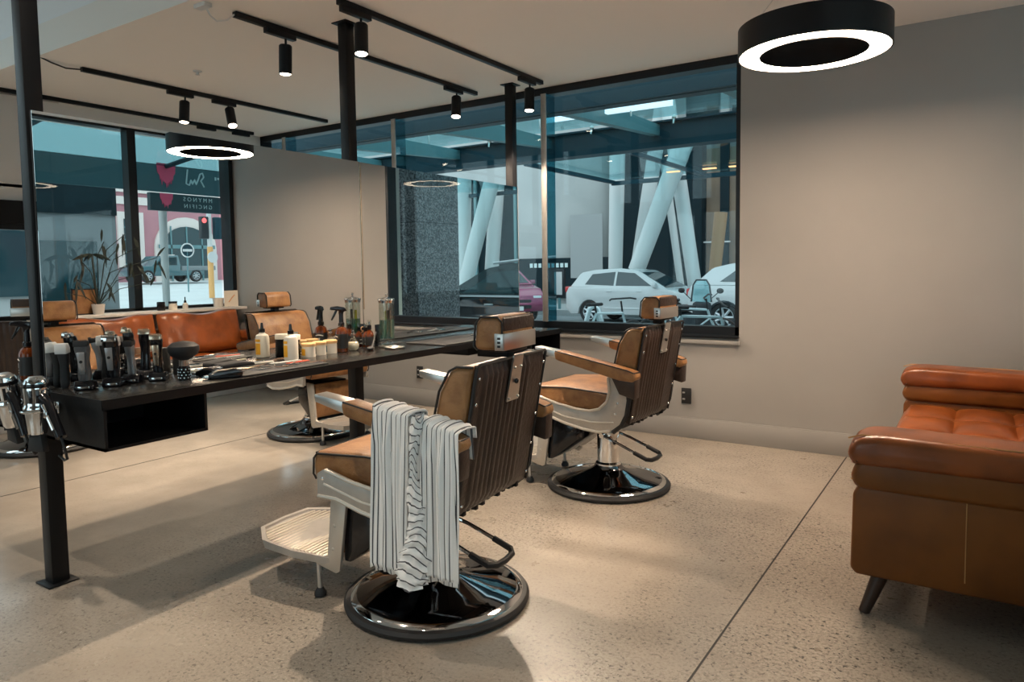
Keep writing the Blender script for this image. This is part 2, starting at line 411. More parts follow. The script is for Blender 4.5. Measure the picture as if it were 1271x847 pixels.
# shop awning : fascia beam, outer beam, cross beams, glass
aw = empty('street_awning', (0, 0, 0), 0, 'teal steel and glass awning over the pavement outside the far window', 'awning')
g = G(); g.box((-2.2, 6.05, 2.93), (12, .10, .36)); g.box((-2.2, 6.05, 2.765), (12, .2, .02)); g.build('inner_beam', 'steel_teal', aw)
g = G(); g.box((-4.1, 8.55, 2.91), (16, .10, .28)); g.box((-4.1, 8.55, 2.762), (16, .24, .022)); g.box((-4.1, 8.55, 3.058), (16, .24, .022)); g.build('outer_beam', 'steel_teal', aw)
for x in (1.4, -.17, -1.70, -3.25, -4.8, -6.3):
    g = G(); g.prism([(6.1, 2.76), (8.5, 2.90), (8.5, 3.03), (6.1, 3.0)], x-.05, x+.05, 'x'); g.build('cross_beam', 'steel_pale', aw)
g = G(); g.box((-3.6, 7.3, 3.15), (15, 2.6, .02)); g.build('glass_roof', 'awning_glass', aw)
g = G(); g.box((-.15, 7.0, 2.94), (1.5, .07, .07)); g.build('strip_light', 'white_light', aw)
for x in (-1.0, .1, -2.6):
    g = G(); g.tube([(x, 8.4, 3.1), (x, 8.38, 3.0)], .012); g.tube([(x, 7.0, 3.1), (x+.06, 7.0, 2.95), (x+.06, 7.0, 2.85)], .010); g.sphere((x, 8.4, 3.08), .03, 8)
    g.build('glass_fixing', 'brushed_steel', aw)
# canopy across the street with white raking columns
cn = empty('street_canopy', (0, 0, 0), 0, 'glass canopy across the road, threaded by white raking columns', 'canopy')
g = G(); g.box((4.3, 20.0, 3.80), (21, .12, .12)); g.box((-6.15, 17.5, 3.83), (.1, 5, .1)); g.build('canopy_beam', 'steel_teal', cn)
g = G(); g.box((4.3, 17.4, 3.92), (21, 5.2, .03)); g.build('canopy_glass', 'awning_glass', cn)
for x in (-3.4, -.6, 2.5): 
    g = G(); g.box((x, 17.5, 3.84), (.09, 5.0, .09)); g.build('canopy_rib', 'steel_teal', cn)
for x, s_ in ((-3.9, 0), (-2.9, 0), (-2.2, 0)):
    l = G(); l.box((x, 19.0, 3.86), (.35, .12, .03)); tag(l.build('canopy_light', 'lit_sign'), 'small warm downlight under the glass canopy across the road', 'light', 'warm lights under the far canopy')
CT = 6.5
def column(p0, p1, w0, w1, m, lab):
    g = G(); p0 = Vector(p0); p1 = Vector(p1); g.tube([p0, p0.lerp(p1, .5), p1], [w0/2, (w0+w1)/4, w1/2], 20)
    tag(g.build('raking_column', m), lab, 'column', 'white raking columns across the road')
column((-6.42, 20.6, -.06), (-6.25, 20.6, 6.6), .42, .50, 'column_white', 'upright white column, leftmost of the group behind the white hatchback')
column((-6.15, 21.2, -.06), (-5.0, 21.2, 6.6), .38, .50, 'column_white', 'white column leaning gently right, second from left behind the hatchback')
column((-5.75, 19.6, -.06), (-3.75, 19.6, 4.9), .46, .56, 'column_white', 'white column leaning steeply right across the dark recess')
column((-3.65, 20.4, -.06), (-4.65, 20.4, 6.4), .40, .44, 'column_white', 'white column leaning left, joined at its top to the steep one')
column((-4.45, 21.4, -.06), (-5.1, 21.4, 4.5), .20, .26, 'column_white', 'thin white column standing in the dark recess')
column((-3.75, 21.8, -.06), (-3.45, 21.8, 2.9), .34, .40, 'column_warm', 'warm brown column beside the brown wall across the road')
for a, b in (((12.3, 20, -.06), (12.1, 20, 7)), ((11.9, 21, -.06), (11.2, 21, 7)), ((12.2, 19.6, -.06), (10.0, 19.6, 6.2))):
    column(a, b, .5, .55, 'column_white', 'white raking column seen in the right-hand mirror behind the black car')
# buildings
def curved(name, x0, x1, y0, y1, h, m, lab, z0=-.1, r=2.5):
    g = G(); pts = []
    for i in range(9): a = -math.pi/2*(1-i/8); pts.append((x1-r+r*math.cos(a), y0+r+r*math.sin(a)))
    pts += [(x1, y1), (x0, y1), (x0, y0)]
    g.prism(pts, z0, h, 'z'); return tag(g.build(name, m), lab, 'building')
b = curved('street_office_building', -24, -8.2, 23.5, 32, 16, 'building_pale', 'pale curved office building left of the white columns')
g = G(); g.box((-14, 23.45, .9), (12, .06, 1.5)); g.build('shopfront', 'building_dark', b)
g = G(); g.prism([(-9.5, .9), (-8.2, .9), (-8.2, 3.2), (-9.5, 3.2)], 23.40, 23.46, 'y'); g.build('wall_panel', mat('panel_grey', (.35, .36, .36), .6), b)
g = G()
for k in range(9): g.box((-11.2+k*.19, 23.40, 1.38), (.12, .03, .16))
g.build('sign_lettering', 'sign_text', b)
b2 = G(); b2.box((3, 36, 9), (26, 6, 18)); o = b2.build('street_tower_building', 'building_grey'); tag(o, 'grey tower behind the canopy, its upper windows above the steel beam', 'building')
for i in range(8):
    for j in range(5):
        g = G(); g.box((-8.0+i*2.6, 32.98, 3.6+j*2.1), (2.0, .08, 1.3)); g.build('window', 'dark_glass', o)
    g = G(); g.box((-6.7+i*2.6, 32.9, 8.5), (.35, .2, 17)); g.build('pier', 'building_pale', o)
g = G(); g.box((-6.5, 24.6, 3.0), (3.2, .5, 6.2)); o = g.build('recess_wall', 'building_dark'); tag(o, 'dark teal recessed wall behind the raking columns', 'wall')
g = G(); g.box((-2.4, 25.0, 2.6), (4.9, .6, 5.4)); o = g.build('bronze_wall', 'bronze_panel'); tag(o, 'brown bronze clad wall at the right edge of the far window', 'wall')
g = G(); g.box((-4.2, 24.66, 3.0), (.3, .1, 5.0)); g.build('dark_pier', 'building_dark', o)
g = G(); g.box((-4.6, 24.6, 2.1), (1.2, .1, .05)); g.build('handrail', 'column_white', o)
g = G(); g.box((9, 25, 4), (15, 1, 8)); o = g.build('glazed_building', 'building_dark'); tag(o, 'dark glazed building front seen in the right-hand mirror', 'building')
for i in range(7): g = G(); g.box((3+i*2, 24.45, 4), (.12, .12, 8)); g.build('mullion', 'steel_pale', o)
g = G(); g.box((-20, 45, 12), (40, 4, 24)); tag(g.build('backdrop_building', 'building_pale'), 'tall pale block closing the street far behind', 'building')
# street furniture
g = G(); g.box((-8.4, 20.6, .78), (.42, .12, .95), .02); o = g.build('poster_box', 'car_trim'); tag(o, 'dark framed poster box standing left of the white hatchback', 'sign')
g = G(); g.box((-8.4, 20.53, .78), (.28, .02, .75)); g.build('poster', 'column_white', o)
g = G(); g.cyl((-8.4, 20.6, -.06), (-8.4, 20.6, .32), .05); g.build('post', 'steel_pale', o)
g = G(); g.box((3.05, 7.0, 1.45), (.9, .8, 3.3)); o = g.build('granite_column', 'granite'); tag(o, 'speckled grey granite column outside, reflected in the right-hand mirror', 'column')
g = G(); g.box((3.05, 7.0, 1.87), (.906, .806, .008)); g.build('joint', 'black_matte', o)

# cars ------------------------------------------------------------
def wheel(parent, x, y, r, s, m='alloy'):
    g = G(); g.lathe([(r*.66, -.09), (r*.9, -.10), (r, -.07), (r, .07), (r*.9, .10), (r*.66, .09), (r*.62, 0), (r*.66, -.09)], seg=28)
    o = g.build('tyre', 'black_rubber', parent, (x, y, r), (R(90), 0, 0))
    g = G(); g.lathe([(0, .075*s), (r*.14, .08*s), (r*.16, .06*s), (0, .05*s)], seg=12)
    g.lathe([(r*.68, .085*s), (r*.60, .08*s), (r*.58, .02*s), (r*.68, .02*s), (r*.68, .085*s)], seg=28)
    for k in range(7):
        a = 2*math.pi*k/7; c, s2 = math.cos(a), math.sin(a)
        g.tube([(c*r*.1, s2*r*.1, .065*s), (c*r*.62, s2*r*.62, .07*s)], [.035, .028], 6)
    g.build('rim', m, o)
    g = G(); g.lathe([(0, 0), (r*.6, 0), (r*.6, .01), (0, .01)], seg=20); g.build('brake_disc', 'car_trim', o)
def car(name, lab, loc, rz, paint, prof, roof, wins, L, W, axles, r, rear_lamp=True, cladding=None):
    t = empty(name, loc, rz, lab, 'car'); w = W/2
    # lower body outline with wheel arches
    low = []
    for ax in sorted(axles):
        for i in range(11):
            a = math.pi*(1-i/10); low.append((ax+(r+.05)*math.cos(a), r*.78+(r+.05)*math.sin(a)*1.08))
    pts = prof[:1]+low+prof[1:]
    g = G(); g.prism(pts, -w, w, 'y', .035); g.build('body', paint, t)
    g = G()
    A = []; B = []
    n = len(roof)
    zb = roof[0][1]; zt = max(z for _, z in roof)
    for (x, z) in roof:
        k = w-.03-.20*(z-zb)/(zt-zb); A.append(g.bm.verts.new((x, -k, z))); B.append(g.bm.verts.new((x, k, z)))
    g.bm.faces.new(A); g.bm.faces.new(B[::-1])
    for i in range(n): g.bm.faces.new((A[i], B[i], B[(i+1) % n], A[(i+1) % n]))
    bmesh.ops.bevel(g.bm, geom=g.bm.edges[:], offset=.03, segments=2, affect='EDGES')
    g.build('cabin', paint, t)
    for poly in wins:
        for s in (-1, 1):
            g = G(); g.bm.faces.new([g.bm.verts.new((x, s*(w-.03-.20*(z-zb)/(zt-zb)+.006), z)) for x, z in poly])
            rr = bmesh.ops.extrude_face_region(g.bm, geom=g.bm.faces[:]); bmesh.ops.translate(g.bm, verts=[v for v in rr['geom'] if isinstance(v, bmesh.types.BMVert)], vec=(0, -s*.02, 0))
            g.build('side_window', 'car_glass', t)
    def slope(i, j, nm):
        (x0, z0), (x1, z1) = roof[i], roof[j]
        g = G(); k = lambda z: w-.13-.20*(z-zb)/(zt-zb)
        d = Vector((-(z1-z0), 0, x1-x0)).normalized()*(.012)
        if d.z < 0: d = -d
        P = [Vector((x0+(x1-x0)*a, s*k(z0+(z1-z0)*a), z0+(z1-z0)*a)) for a, s in ((.1, -1), (.1, 1), (.9, 1), (.9, -1))]
        q = [g.bm.verts.new(p+d) for p in P]; q2 = [g.bm.verts.new(p-d) for p in P]
        g.bm.faces.new(q); g.bm.faces.new(q2[::-1])
        for a in range(4): g.bm.faces.new((q[a], q2[a], q2[(a+1) % 4], q[(a+1) % 4]))
        g.build(nm, 'car_glass', t)
    slope(0, 1, 'rear_window'); slope(n-2, n-1, 'windscreen')
    for ax in axles:
        for s in (-1, 1): wheel(t, ax, s*(w-.10), r, -s*-1 if False else (1 if s < 0 else -1))
    g = G()
    for s in (-1, 1):
        g.box((L-.16, s*(w-.22), .68), (.3, .3, .16), .04)
    g.build('headlamp', 'headlamp', t)
    g = G()
    for s in (-1, 1): g.box((.09, s*(w-.16), .92), (.26, .30, .17), .04)
    g.build('tail_lamp', 'tail_red', t)
    for s in (-1, 1):
        g = G(); g.box((roof[-1][0]-.35, s*(w+.07), zb+.06), (.12, .16, .12), .03); g.build('wing_mirror', paint, t)
        g = G(); g.box((L*.47, s*(w-.002), .42), (L*.34, .03, .05), .01); g.build('side_moulding', cladding or paint, t)
        for x in (L*.34, L*.56): g = G(); g.box((x, s*(w+.01), zb-.10), (.16, .03, .03), .01); g.build('door_handle', paint if paint != 'car_black' else 'alloy', t)
    g = G(); g.box((L-.02, 0, .52), (.06, W*.55, .26), .02); g.build('grille', 'car_trim', t)
    g = G(); g.box((L+.015, 0, .40), (.02, .5, .12)); g.box((-.015, 0, .66), (.02, .5, .12)); g.build('number_plate', 'white_plastic', t)
    if cladding:
        for ax in axles:
            for s in (-1, 1):
                g = G(); g.tube([(ax+(r+.06)*math.cos(a), s*(w-.01), r*.8+(r+.06)*math.sin(a)*1.05) for a in [math.pi*i/12 for i in range(13)]], .035, 6); g.build('arch_trim', cladding, t)
        g = G(); g.box((L/2, 0, .26), (L*.55, W+.02, .12), .02); g.build('sill', cladding, t)
    return t
hp = [(.16, .24), (4.12, .24), (4.22, .42), (4.17, .62), (3.95, .78), (3.25, .93), (3.0, .98), (.10, 1.0), (0, .82), (0, .42)]
hr = [(.12, .98), (.42, 1.38), (.9, 1.46), (1.7, 1.49), (2.25, 1.42), (3.2, .93)]
hw = [[(.62, 1.06), (.82, 1.34), (1.55, 1.40), (1.55, 1.03)], [(1.62, 1.03), (1.62, 1.40), (2.16, 1.36), (2.72, 1.02)]]
hc = car('hatchback_car', 'white hatchback parked across the road beneath the raking columns', (-6.52, 18.5, -.24), 0, 'car_white', hp, hr, hw, 4.2, 1.74, (.78, 3.38), .315)
hc.scale = (.93, 1, 1)
sp = [(.2, .30), (4.2, .30), (4.32, .5), (4.28, .75), (4.0, .95), (3.3, 1.06), (.08, 1.08), (0, .9), (0, .45)]
sr = [(.10, 1.06), (.55, 1.48), (1.0, 1.58), (2.1, 1.60), (2.6, 1.52), (3.45, 1.05)]
sw = [[(.75, 1.16), (1.15, 1.46), (1.75, 1.50), (1.75, 1.14)], [(1.82, 1.14), (1.82, 1.50), (2.4, 1.46), (2.95, 1.14)]]
car('suv_car', 'white crossover car with red tail lamp, cut off by the window edge', (-2.58, 17.3, -.24), 0, 'car_white', sp, sr, sw, 4.3, 1.78, (.86, 3.45), .345, cladding='car_trim')
car('wagon_car', 'magenta car facing right, partly hidden by the mullion left of the hatchback', (-11.1, 19.5, -.24), R(-38), 'car_magenta', sp, sr, sw, 4.3, 1.8, (.86, 3.45), .34)
t = car('estate_car', 'black car with chrome window line close outside, seen in the right-hand mirror', (.95, 10.0, -.22), 0, 'car_black', sp, sr, sw, 4.3, 1.8, (.86, 3.45), .34)
g = G(); g.box((2.0, -.895, 1.09), (2.6, .02, .03)); g.build('chrome_strip', 'alloy', t)
g = G(); g.tube([(.7, -.62, 1.62), (1.6, -.62, 1.68), (2.5, -.62, 1.60)], .02); g.build('roof_rail', 'alloy', t)
# bicycles and rack
def bicycle(x, y, rz, lab, lean=0):
    t = empty('bicycle', (x, y, -.20), rz, lab, 'bicycle', 'bicycles parked outside the far window'); t.rotation_euler = (lean, 0, rz)
    for wx in (0, 1.02):
        g = G(); n = 26; g.tube([(wx+.33*math.cos(a), 0, .34+.33*math.sin(a)) for a in [2*math.pi*i/n for i in range(n)]], .018, 6, True); w_ = g.build('wheel', 'black_rubber', t)
        g = G()
        for k in range(10): a = math.pi*k/5; g.tube([(wx, 0, .34), (wx+.31*math.cos(a), 0, .34+.31*math.sin(a))], .003, 4)
        g.build('spokes', 'chrome', w_)
    g = G(); bb = (.42, 0, .30); st = (.30, 0, .82); hd = (.84, 0, .80); hl = (.88, 0, .66)
    for a, b in ((bb, st), (st, hd), (bb, hl), (hd, hl), (bb, (0, 0, .34)), (st, (0, 0, .34)), (hl, (1.02, 0, .34))): g.tube([a, b], .019, 8)
    g.build('frame', 'bike_frame', t)
    g = G(); g.tube([(.84, 0, .80), (.82, 0, .98)], .014); g.tube([(.86, -.28, 1.0), (.82, -.2, 1.02), (.82, .2, 1.02), (.86, .28, 1.0)], .013); g.build('handlebar', 'black_matte', t)
    g = G(); g.box((.27, 0, .95), (.26, .12, .05), .02); g.tube([(.30, 0, .8), (.28, 0, .94)], .014); g.build('saddle', 'black_matte', t)
    g = G(); g.lathe([(0, 0), (.09, 0), (.09, .01), (0, .01)], (bb[0], -.04, bb[2]), 16, (R(90), 0, 0)); g.tube([(.42, -.06, .30), (.52, -.07, .17)], .01); g.build('crank', 'alloy', t)
bicycle(-1.25, 11.2, R(8), 'bicycle nearest the right edge of the window, in front of the crossover car', R(6))
bicycle(-1.55, 9.2, R(70), 'bicycle turned towards the window behind the far chair headrest', R(-4))
bicycle(-.55, 9.5, R(30), 'bicycle leaning in front of the crossover wheel', R(10))
t = empty('motor_scooter', (-1.1, 11.9, -.20), R(80), 'parked scooter with rounded windshield, seen above the far headrest', 'scooter')
g = G(); g.box((.1, 0, .45), (.5, .28, .5), .1); g.box((.75, 0, .55), (.16, .34, .6), .06); g.box((.45, 0, .25), (.5, .26, .1), .03); g.build('body', 'car_trim', t)
g = G(); g.box((.1, 0, .76), (.55, .24, .1), .04); g.build('seat', 'black_matte', t)
g = G(); g.prism([(-.2, .85), (.2, .85), (.16, 1.15), (.1, 1.24), (-.1, 1.24), (-.16, 1.15)], .72, .735, 'x'); g.build('windshield', 'awning_glass', t)
g = G(); g.tube([(.73, -.2, .85), (.73, -.16, 1.15), (.73, -.1, 1.24), (.73, .1, 1.24), (.73, .16, 1.15), (.73, .2, .85)], .016); g.build('windshield_frame', 'car_trim', t)
for s in (-1, 1): g = G(); g.tube([(.7, s*.2, .9), (.7, s*.34, 1.02)], .008); g.sphere((.7, s*.38, 1.05), .07, 10, (.3, 1, .7)); g.build('rear_view_mirror', 'black_matte', t)
for wx in (0, .95): g = G(); g.lathe([(.10, -.05), (.2, -.06), (.24, 0), (.2, .06), (.10, .05)], (wx, 0, .24), 20, (R(90), 0, 0)); g.build('wheel', 'black_rubber', t)
g = G(); P = [(-.20, 0, 0), (-.13, 0, .55), (-.08, 0, .74), (.0, 0, .80), (.08, 0, .74), (.13, 0, .55), (.20, 0, 0)]
g.tube(P, .045, 10); tag(g.build('bike_stand', 'bike_frame', None, (-2.6, 11.6, -.20), (0, 0, R(20))), 'pale arched bike stand below the white hatchback', 'bike stand')

# ------------------------------------------------------------------ outdoors beyond wall E (seen in the left-hand mirror)
g = G(); P = [(XE+.25, -.2), (8.2, -.2), (8.2, -.32), (16, -.1), (26, .22), (40, .66), (70, 1.2), (70, -1), (XE+.25, -1)]
g.prism(P, -8, 60, 'y'); struct(g, 'ground_street', 'road_pale')
fa = empty('fascia_sign', (6.9, 0, 0), 0, 'long dark awning fascia board with a pink paint drip and script lettering', 'sign')
g = G(); g.prism([(2.0, 2.86), (9.0, 2.86), (9.0, 2.47), (2.0, 2.47)], -.03, .03, 'x'); g.build('board', 'sign_fascia', fa)
def drip(x, y0, y1, z1, z0, parent, seed):
    rd = random.Random(seed); g = G(); n = 13; pts = [(y0, z1), (y1, z1)]
    h = z1-z0
    bot = []
    n = 19
    for i in range(n):
        f = i/(n-1); c = 1-abs(f-.5)*2
        z = z1 - h*(.50+.28*c**.6) - (h*.22*rd.random() if i % 2 else -h*.06)
        y = y1+(y0-y1)*(.13+.74*f)
        bot.append((y, z))
    bot = [(y1+(y0-y1)*.04, z1-h*.35)]+bot+[(y1+(y0-y1)*.96, z1-h*.35)]
    pts += bot
    g.prism(pts, x-.004, x+.004, 'x'); return g.build('paint_drip', 'sign_pink', parent)
drip(-.036, 5.68, 5.97, 2.88, 2.50, fa, 3)
# script lettering drawn as a brush stroke
S = [(6.16, 2.83), (6.13, 2.62), (6.18, 2.60), (6.21, 2.68), (6.23, 2.62), (6.27, 2.69), (6.29, 2.62), (6.33, 2.70), (6.36, 2.78), (6.40, 2.80), (6.42, 2.74), (6.37, 2.68), (6.44, 2.56)]
def script(parent, S, x, r):
    pts = []
    for i in range(len(S)-1):
        for k in range(4):
            t_ = k/4; pts.append((x, S[i][0]*(1-t_)+S[i+1][0]*t_, S[i][1]*(1-t_)+S[i+1][1]*t_))
    g = G(); g.tube(pts, r, 6); g.build('script_lettering', 'sign_text', parent)
script(fa, S, -.036, .011)
g = G()
for k in range(5): g.box((-.034, 6.62+k*.045, 2.735+.004*(k % 2)), (.006, .026, .05 if k == 0 else .03))
g.build('small_lettering', 'sign_text', fa)
g = G(); g.prism([(5.56, 2.45), (9.0, 2.45), (9.0, 2.20), (5.56, 2.20)], -.05, .03, 'x'); hb = g.build('hanging_board', 'sign_board'); hb.location = (6.9, 0, 0)
tag(hb, 'dark board hung below the fascia with two rows of pale capital letters', 'sign')
drip(-.056, 5.70, 5.90, 2.45, 2.22, hb, 9)
text_obj('lettering', 'M M Y N O S', .085, 'sign_text', (-.053, 6.30, 2.385), (R(90), 0, R(-90)), hb)
text_obj('lettering', 'G N C I F I N', .082, 'sign_text', (-.053, 6.30, 2.285), (R(90), 0, R(-90)), hb)
ea = empty('shop_awning', (0, 0, 0), 0, 'glass awning on dark brackets outside the window behind the sofa', 'awning')
g = G()
for y in (1.5, 3.75, 6.0): g.tube([(XE+.3, y, 3.07), (6.85, y+.0, 2.84)], .035)
g.build('bracket', 'steel_teal', ea)
g = G(); g.tube([(XE+.9, 1, 3.02), (XE+.9, 9, 3.02)], .03); 
for y in (3.4, 3.9, 4.3, 4.9, 5.4): g.box((XE+.9, y, 3.02), (.09, .07, .09))
g.build('glazing_rail', 'steel_teal', ea)
g = G(); g.prism([(XE+.22, 3.14), (6.86, 2.845), (6.86, 2.86), (XE+.22, 3.155)], .5, 9.5, 'y'); g.build('glass_roof', 'awning_glass_dark', ea)
g = G(); g.cyl((7.35, 6.02, -.2), (7.35, 6.02, 2.3), .045, .06); tag(g.build('awning_post', 'column_white'), 'slim white post standing under the hanging sign board', 'post')
g = G(); g.box((9.6, 3.6, 1.3), (.15, 5.6, 3.0)); o = g.build('glazed_shopfront', 'building_grey'); tag(o, 'blue grey shopfront panel across the pavement left of the arch building', 'shopfront')
for k, (y, wd, z, hh) in enumerate(((5.6, .9, 1.3, 1.1), (4.5, 1.1, 1.3, 1.1), (3.3, 1.1, 1.3, 1.1))):
    g = G(); g.box((9.5, y, z), (.04, wd, hh)); g.build('window', 'dark_glass', o)
g = G(); g.box((9.5, 3.6, 2.55), (.06, 5.6, .5)); g.build('header', 'building_dark', o)
# pink arch building at X=44
ab = empty('arch_building', (44, 0, 0), 0, 'pink heritage building with a big arched window across the street', 'building')
g = G(); g.box((1.5, 28, 4.2), (3, 34, 8.4)); g.build('wall', 'pink_stone', ab)
g = G(); g.box((-.06, 28, 6.05), (.2, 34, .5)); g.box((-.1, 28, 6.75), (.3, 34, .35)); g.build('cornice', 'pale_stone', ab)
cy, cz, rr = 28.5, 2.6, 1.8
g = G(); pts = [(cy-rr-.5, .65), (cy-rr-.5, 3.0)]
for i in range(13): a = math.pi*(1-i/12); pts.append((cy+(rr+.5)*math.cos(a), 3.0+(rr+.35)*math.sin(a)))
pts += [(cy+rr+.5, .65)]
g.prism(pts, -.15, .0, 'x'); g.build('arch_surround', 'pale_stone', ab)
g = G(); pts = [(cy-rr, .9), (cy-rr, 3.0)]
for i in range(13): a = math.pi*(1-i/12); pts.append((cy+rr*math.cos(a), 3.0+(rr-.3)*math.sin(a)))
pts += [(cy+rr, .9)]
g.prism(pts, -.22, -.12, 'x'); wn = g.build('window', 'dark_glass', ab)
g = G()
for y in (-1.2, -.05, 1.1): g.box((-.25, cy+y, 2.6), (.06, .09, 3.8))
g.box((-.25, cy, 3.1), (.06, 4.2, .25)); g.build('glazing_bars', 'steel_pale', wn)
g = G(); g.box((-.12, 24.6, 3.2), (.2, 1.7, 4.2)); g.build('window_surround', 'pale_stone', ab)
g = G(); g.box((-.2, 24.6, 3.2), (.1, .95, 3.3)); wn = g.build('window', 'dark_glass', ab)
g = G()
for z in (1.9, 2.7, 3.5, 4.3): g.box((-.27, 24.6, z), (.04, .95, .07))
g.box((-.27, 24.6, 3.2), (.04, .07, 3.3)); g.build('glazing_bars', 'steel_pale', wn)
g = G(); g.box((-.3, 27.0, 1.9), (.05, .9, 1.3)); g.build('poster', 'pale_stone', ab)
# ute
ut = empty('utility_truck', (39.5, 26.6, .72), R(-90), 'dark teal pickup truck with a flat tray passing before the arch building', 'truck')
g = G(); g.prism([(.2, .4), (2.0, .4), (4.6, .4), (4.75, .7), (4.6, .95), (3.6, 1.02), (2.95, 1.62), (1.9, 1.66), (1.75, 1.0), (1.75, .75), (.2, .75)], -.9, .9, 'y', .04); g.build('body', 'car_teal', ut)
g = G(); g.box((.55, 0, .86), (2.3, 1.9, .28), .02); g.build('tray', 'building_grey', ut)
for s in (-1, 1): g = G(); g.prism([(2.0, 1.05), (3.4, 1.05), (2.9, 1.5), (2.0, 1.54)], s*.91-.005, s*.91+.005, 'y'); g.build('side_window', 'car_glass', ut)
for ax in (.75, 3.85):
    for s in (-1, 1): wheel(ut, ax, s*.85, .38, 1 if s < 0 else -1)
# traffic light, round sign
tl = empty('traffic_light', (25, 18.15, .2), 0, 'traffic light with a lit red lamp on a pale and orange pole', 'traffic light')
g = G(); g.cyl((0, 0, 2.2), (0, 0, 4.6), .10); g.build('upper_pole', 'column_white', tl)
g = G(); g.cyl((0, 0, 0), (0, 0, 2.2), .12); g.build('lower_pole', 'signal_orange', tl)
g = G(); g.box((-.1, -.32, 3.0), (.22, .36, .95), .04); h_ = g.build('lamp_housing', 'car_trim', tl)
g = G(); g.box((-.1, .32, 3.0), (.22, .36, .95), .04); g.build('lamp_housing', 'steel_teal', tl)
g = G(); g.sphere((-.22, -.36, 3.3), .11, 12, (.4, 1, 1)); g.build('red_lamp', 'signal_red', h_)
g = G(); g.lathe([(0, 0), (.24, 0), (.24, .03), (0, .03)], (-.15, 0, 1.75), 20, (0, R(-90), 0)); g.build('round_disc', 'column_white', tl)
rs = empty('round_road_sign', (30, 20.1, .3), 0, 'round white road sign on a thin pole before the arched window', 'road sign')
g = G(); g.cyl((0, 0, 0), (0, 0, 2.2), .035); g.build('pole', 'steel_pale', rs)
g = G(); g.lathe([(0, 0), (.36, 0), (.36, .03), (0, .03)], (0, 0, 2.1), 24, (0, R(-90), 0)); d_ = g.build('disc', 'steel_teal', rs)
g = G(); g.lathe([(.30, 0), (.36, 0), (.36, .02), (.30, .02), (.30, 0)], (-.04, 0, 2.1), 24, (0, R(-90), 0)); g.box((-.05, 0, 2.1), (.02, .5, .12)); g.build('ring', 'column_white', rs)
car('sedan_car', 'white car at the kerb, its roof at the lower right of the reflected window', (9.9, 12.75, -.25), R(-90), 'car_white', hp, hr, hw, 4.2, 1.74, (.78, 3.38), .315)
car('parked_car', 'pale car parked far off beside the traffic light', (33, 29.5, .45), R(-90), 'car_white', hp, hr, hw, 4.2, 1.74, (.78, 3.38), .315)
for o in list(col.objects):
    if o.parent is None and o.name.split('.')[0] in ('fascia_sign', 'hanging_board', 'awning_post', 'glazed_shopfront', 'arch_building', 'utility_truck', 'traffic_light', 'round_road_sign', 'sedan_car', 'parked_car'):
        x0 = o.location.x if o.location.x else {'awning_post': 7.35, 'glazed_shopfront': 9.6}.get(o.name, 0)
        o.location.y += .0175*(x0+3.14)
# outdoors beyond the left and back windows
g = G(); g.box((XL-10.2, 3, -.15), (20, 26, .2)); struct(g, 'ground_left', 'paving')
g = G(); g.box((-16, 3.5, 3), (.6, 14, 6)); o = g.build('stone_building', 'building_pale'); tag(o, 'pale building across the lane outside the left window', 'building')
for i in range(5): g = G(); g.box((-15.66, -1+i*2.2, 1.6), (.1, 1.2, 1.6)); g.build('window', 'dark_glass', o)
g = G(); g.tube([(-8, 3.3, -.05), (-8, 3.8, 3.2)], .14); tag(g.build('slanted_post', 'steel_pale'), 'pale slanted post outside the left window', 'post')
g = G(); g.box((0, -9, -.15), (60, 12, .2)); struct(g, 'ground_back', 'paving')

# ------------------------------------------------------------------ posts, mirrors, counter
def post(y, lab):
    t = empty('support_post', (0, y, 0), 0, lab, 'post', 'black steel posts of the mirror station')
    g = G(); g.box((0, 0, H/2), (.068, .068, H-.012), .003); g.build('shaft', 'black_metal', t)
    g = G(); g.box((0, 0, .004), (.12, .12, .008), .002); g.build('base_plate', 'black_metal', t)
    g = G(); g.box((0, 0, H-.004), (.12, .12, .007), .002); g.build('ceiling_plate', 'black_metal', t)
    return t
PA, PB, PC = 1.415, 3.173, 4.975
post(PA, 'black steel post nearest the viewer, at the end with the hair dryers')
post(PB, 'black steel post in the middle of the counter, behind the striped cloth chair')
post(PC, 'black steel post beside the far window, last of the row')
TZ = .8295; TX = .53; Y0, Y1 = 1.37, 4.83
ct = empty('counter_table', (0, (Y0+Y1)/2, 0), 0, 'long black two sided counter carrying the mirrors and barber tools', 'counter')
yo = (Y0+Y1)/2
g = G()
for s in (-1, 1): g.box((s*(TX+.036)/2, 0, TZ-.018), (TX-.036, Y1-Y0, .036), .002)
ys = [Y0+.0, PA-.036, PA+.036, PB-.036, PB+.036, Y1]
g.box((0, (PA+.036+PB-.036)/2-yo, TZ-.018), (.074, PB-PA-.072, .036)); g.box((0, (PB+.036+Y1)/2-yo, TZ-.018), (.074, Y1-PB-.036, .036))
g.build('tabletop', 'table_top', ct)
g = G()
for s in (-1, 1): g.box((s*(TX+.001), 0, TZ-.018), (.004, Y1-Y0, .038)); 
for s in (-1, 1): g.box((s*(TX+.04)/2, Y0-.001-yo, TZ-.018), (TX-.04, .004, .038))
g.build('edge_band', 'black_metal', ct)
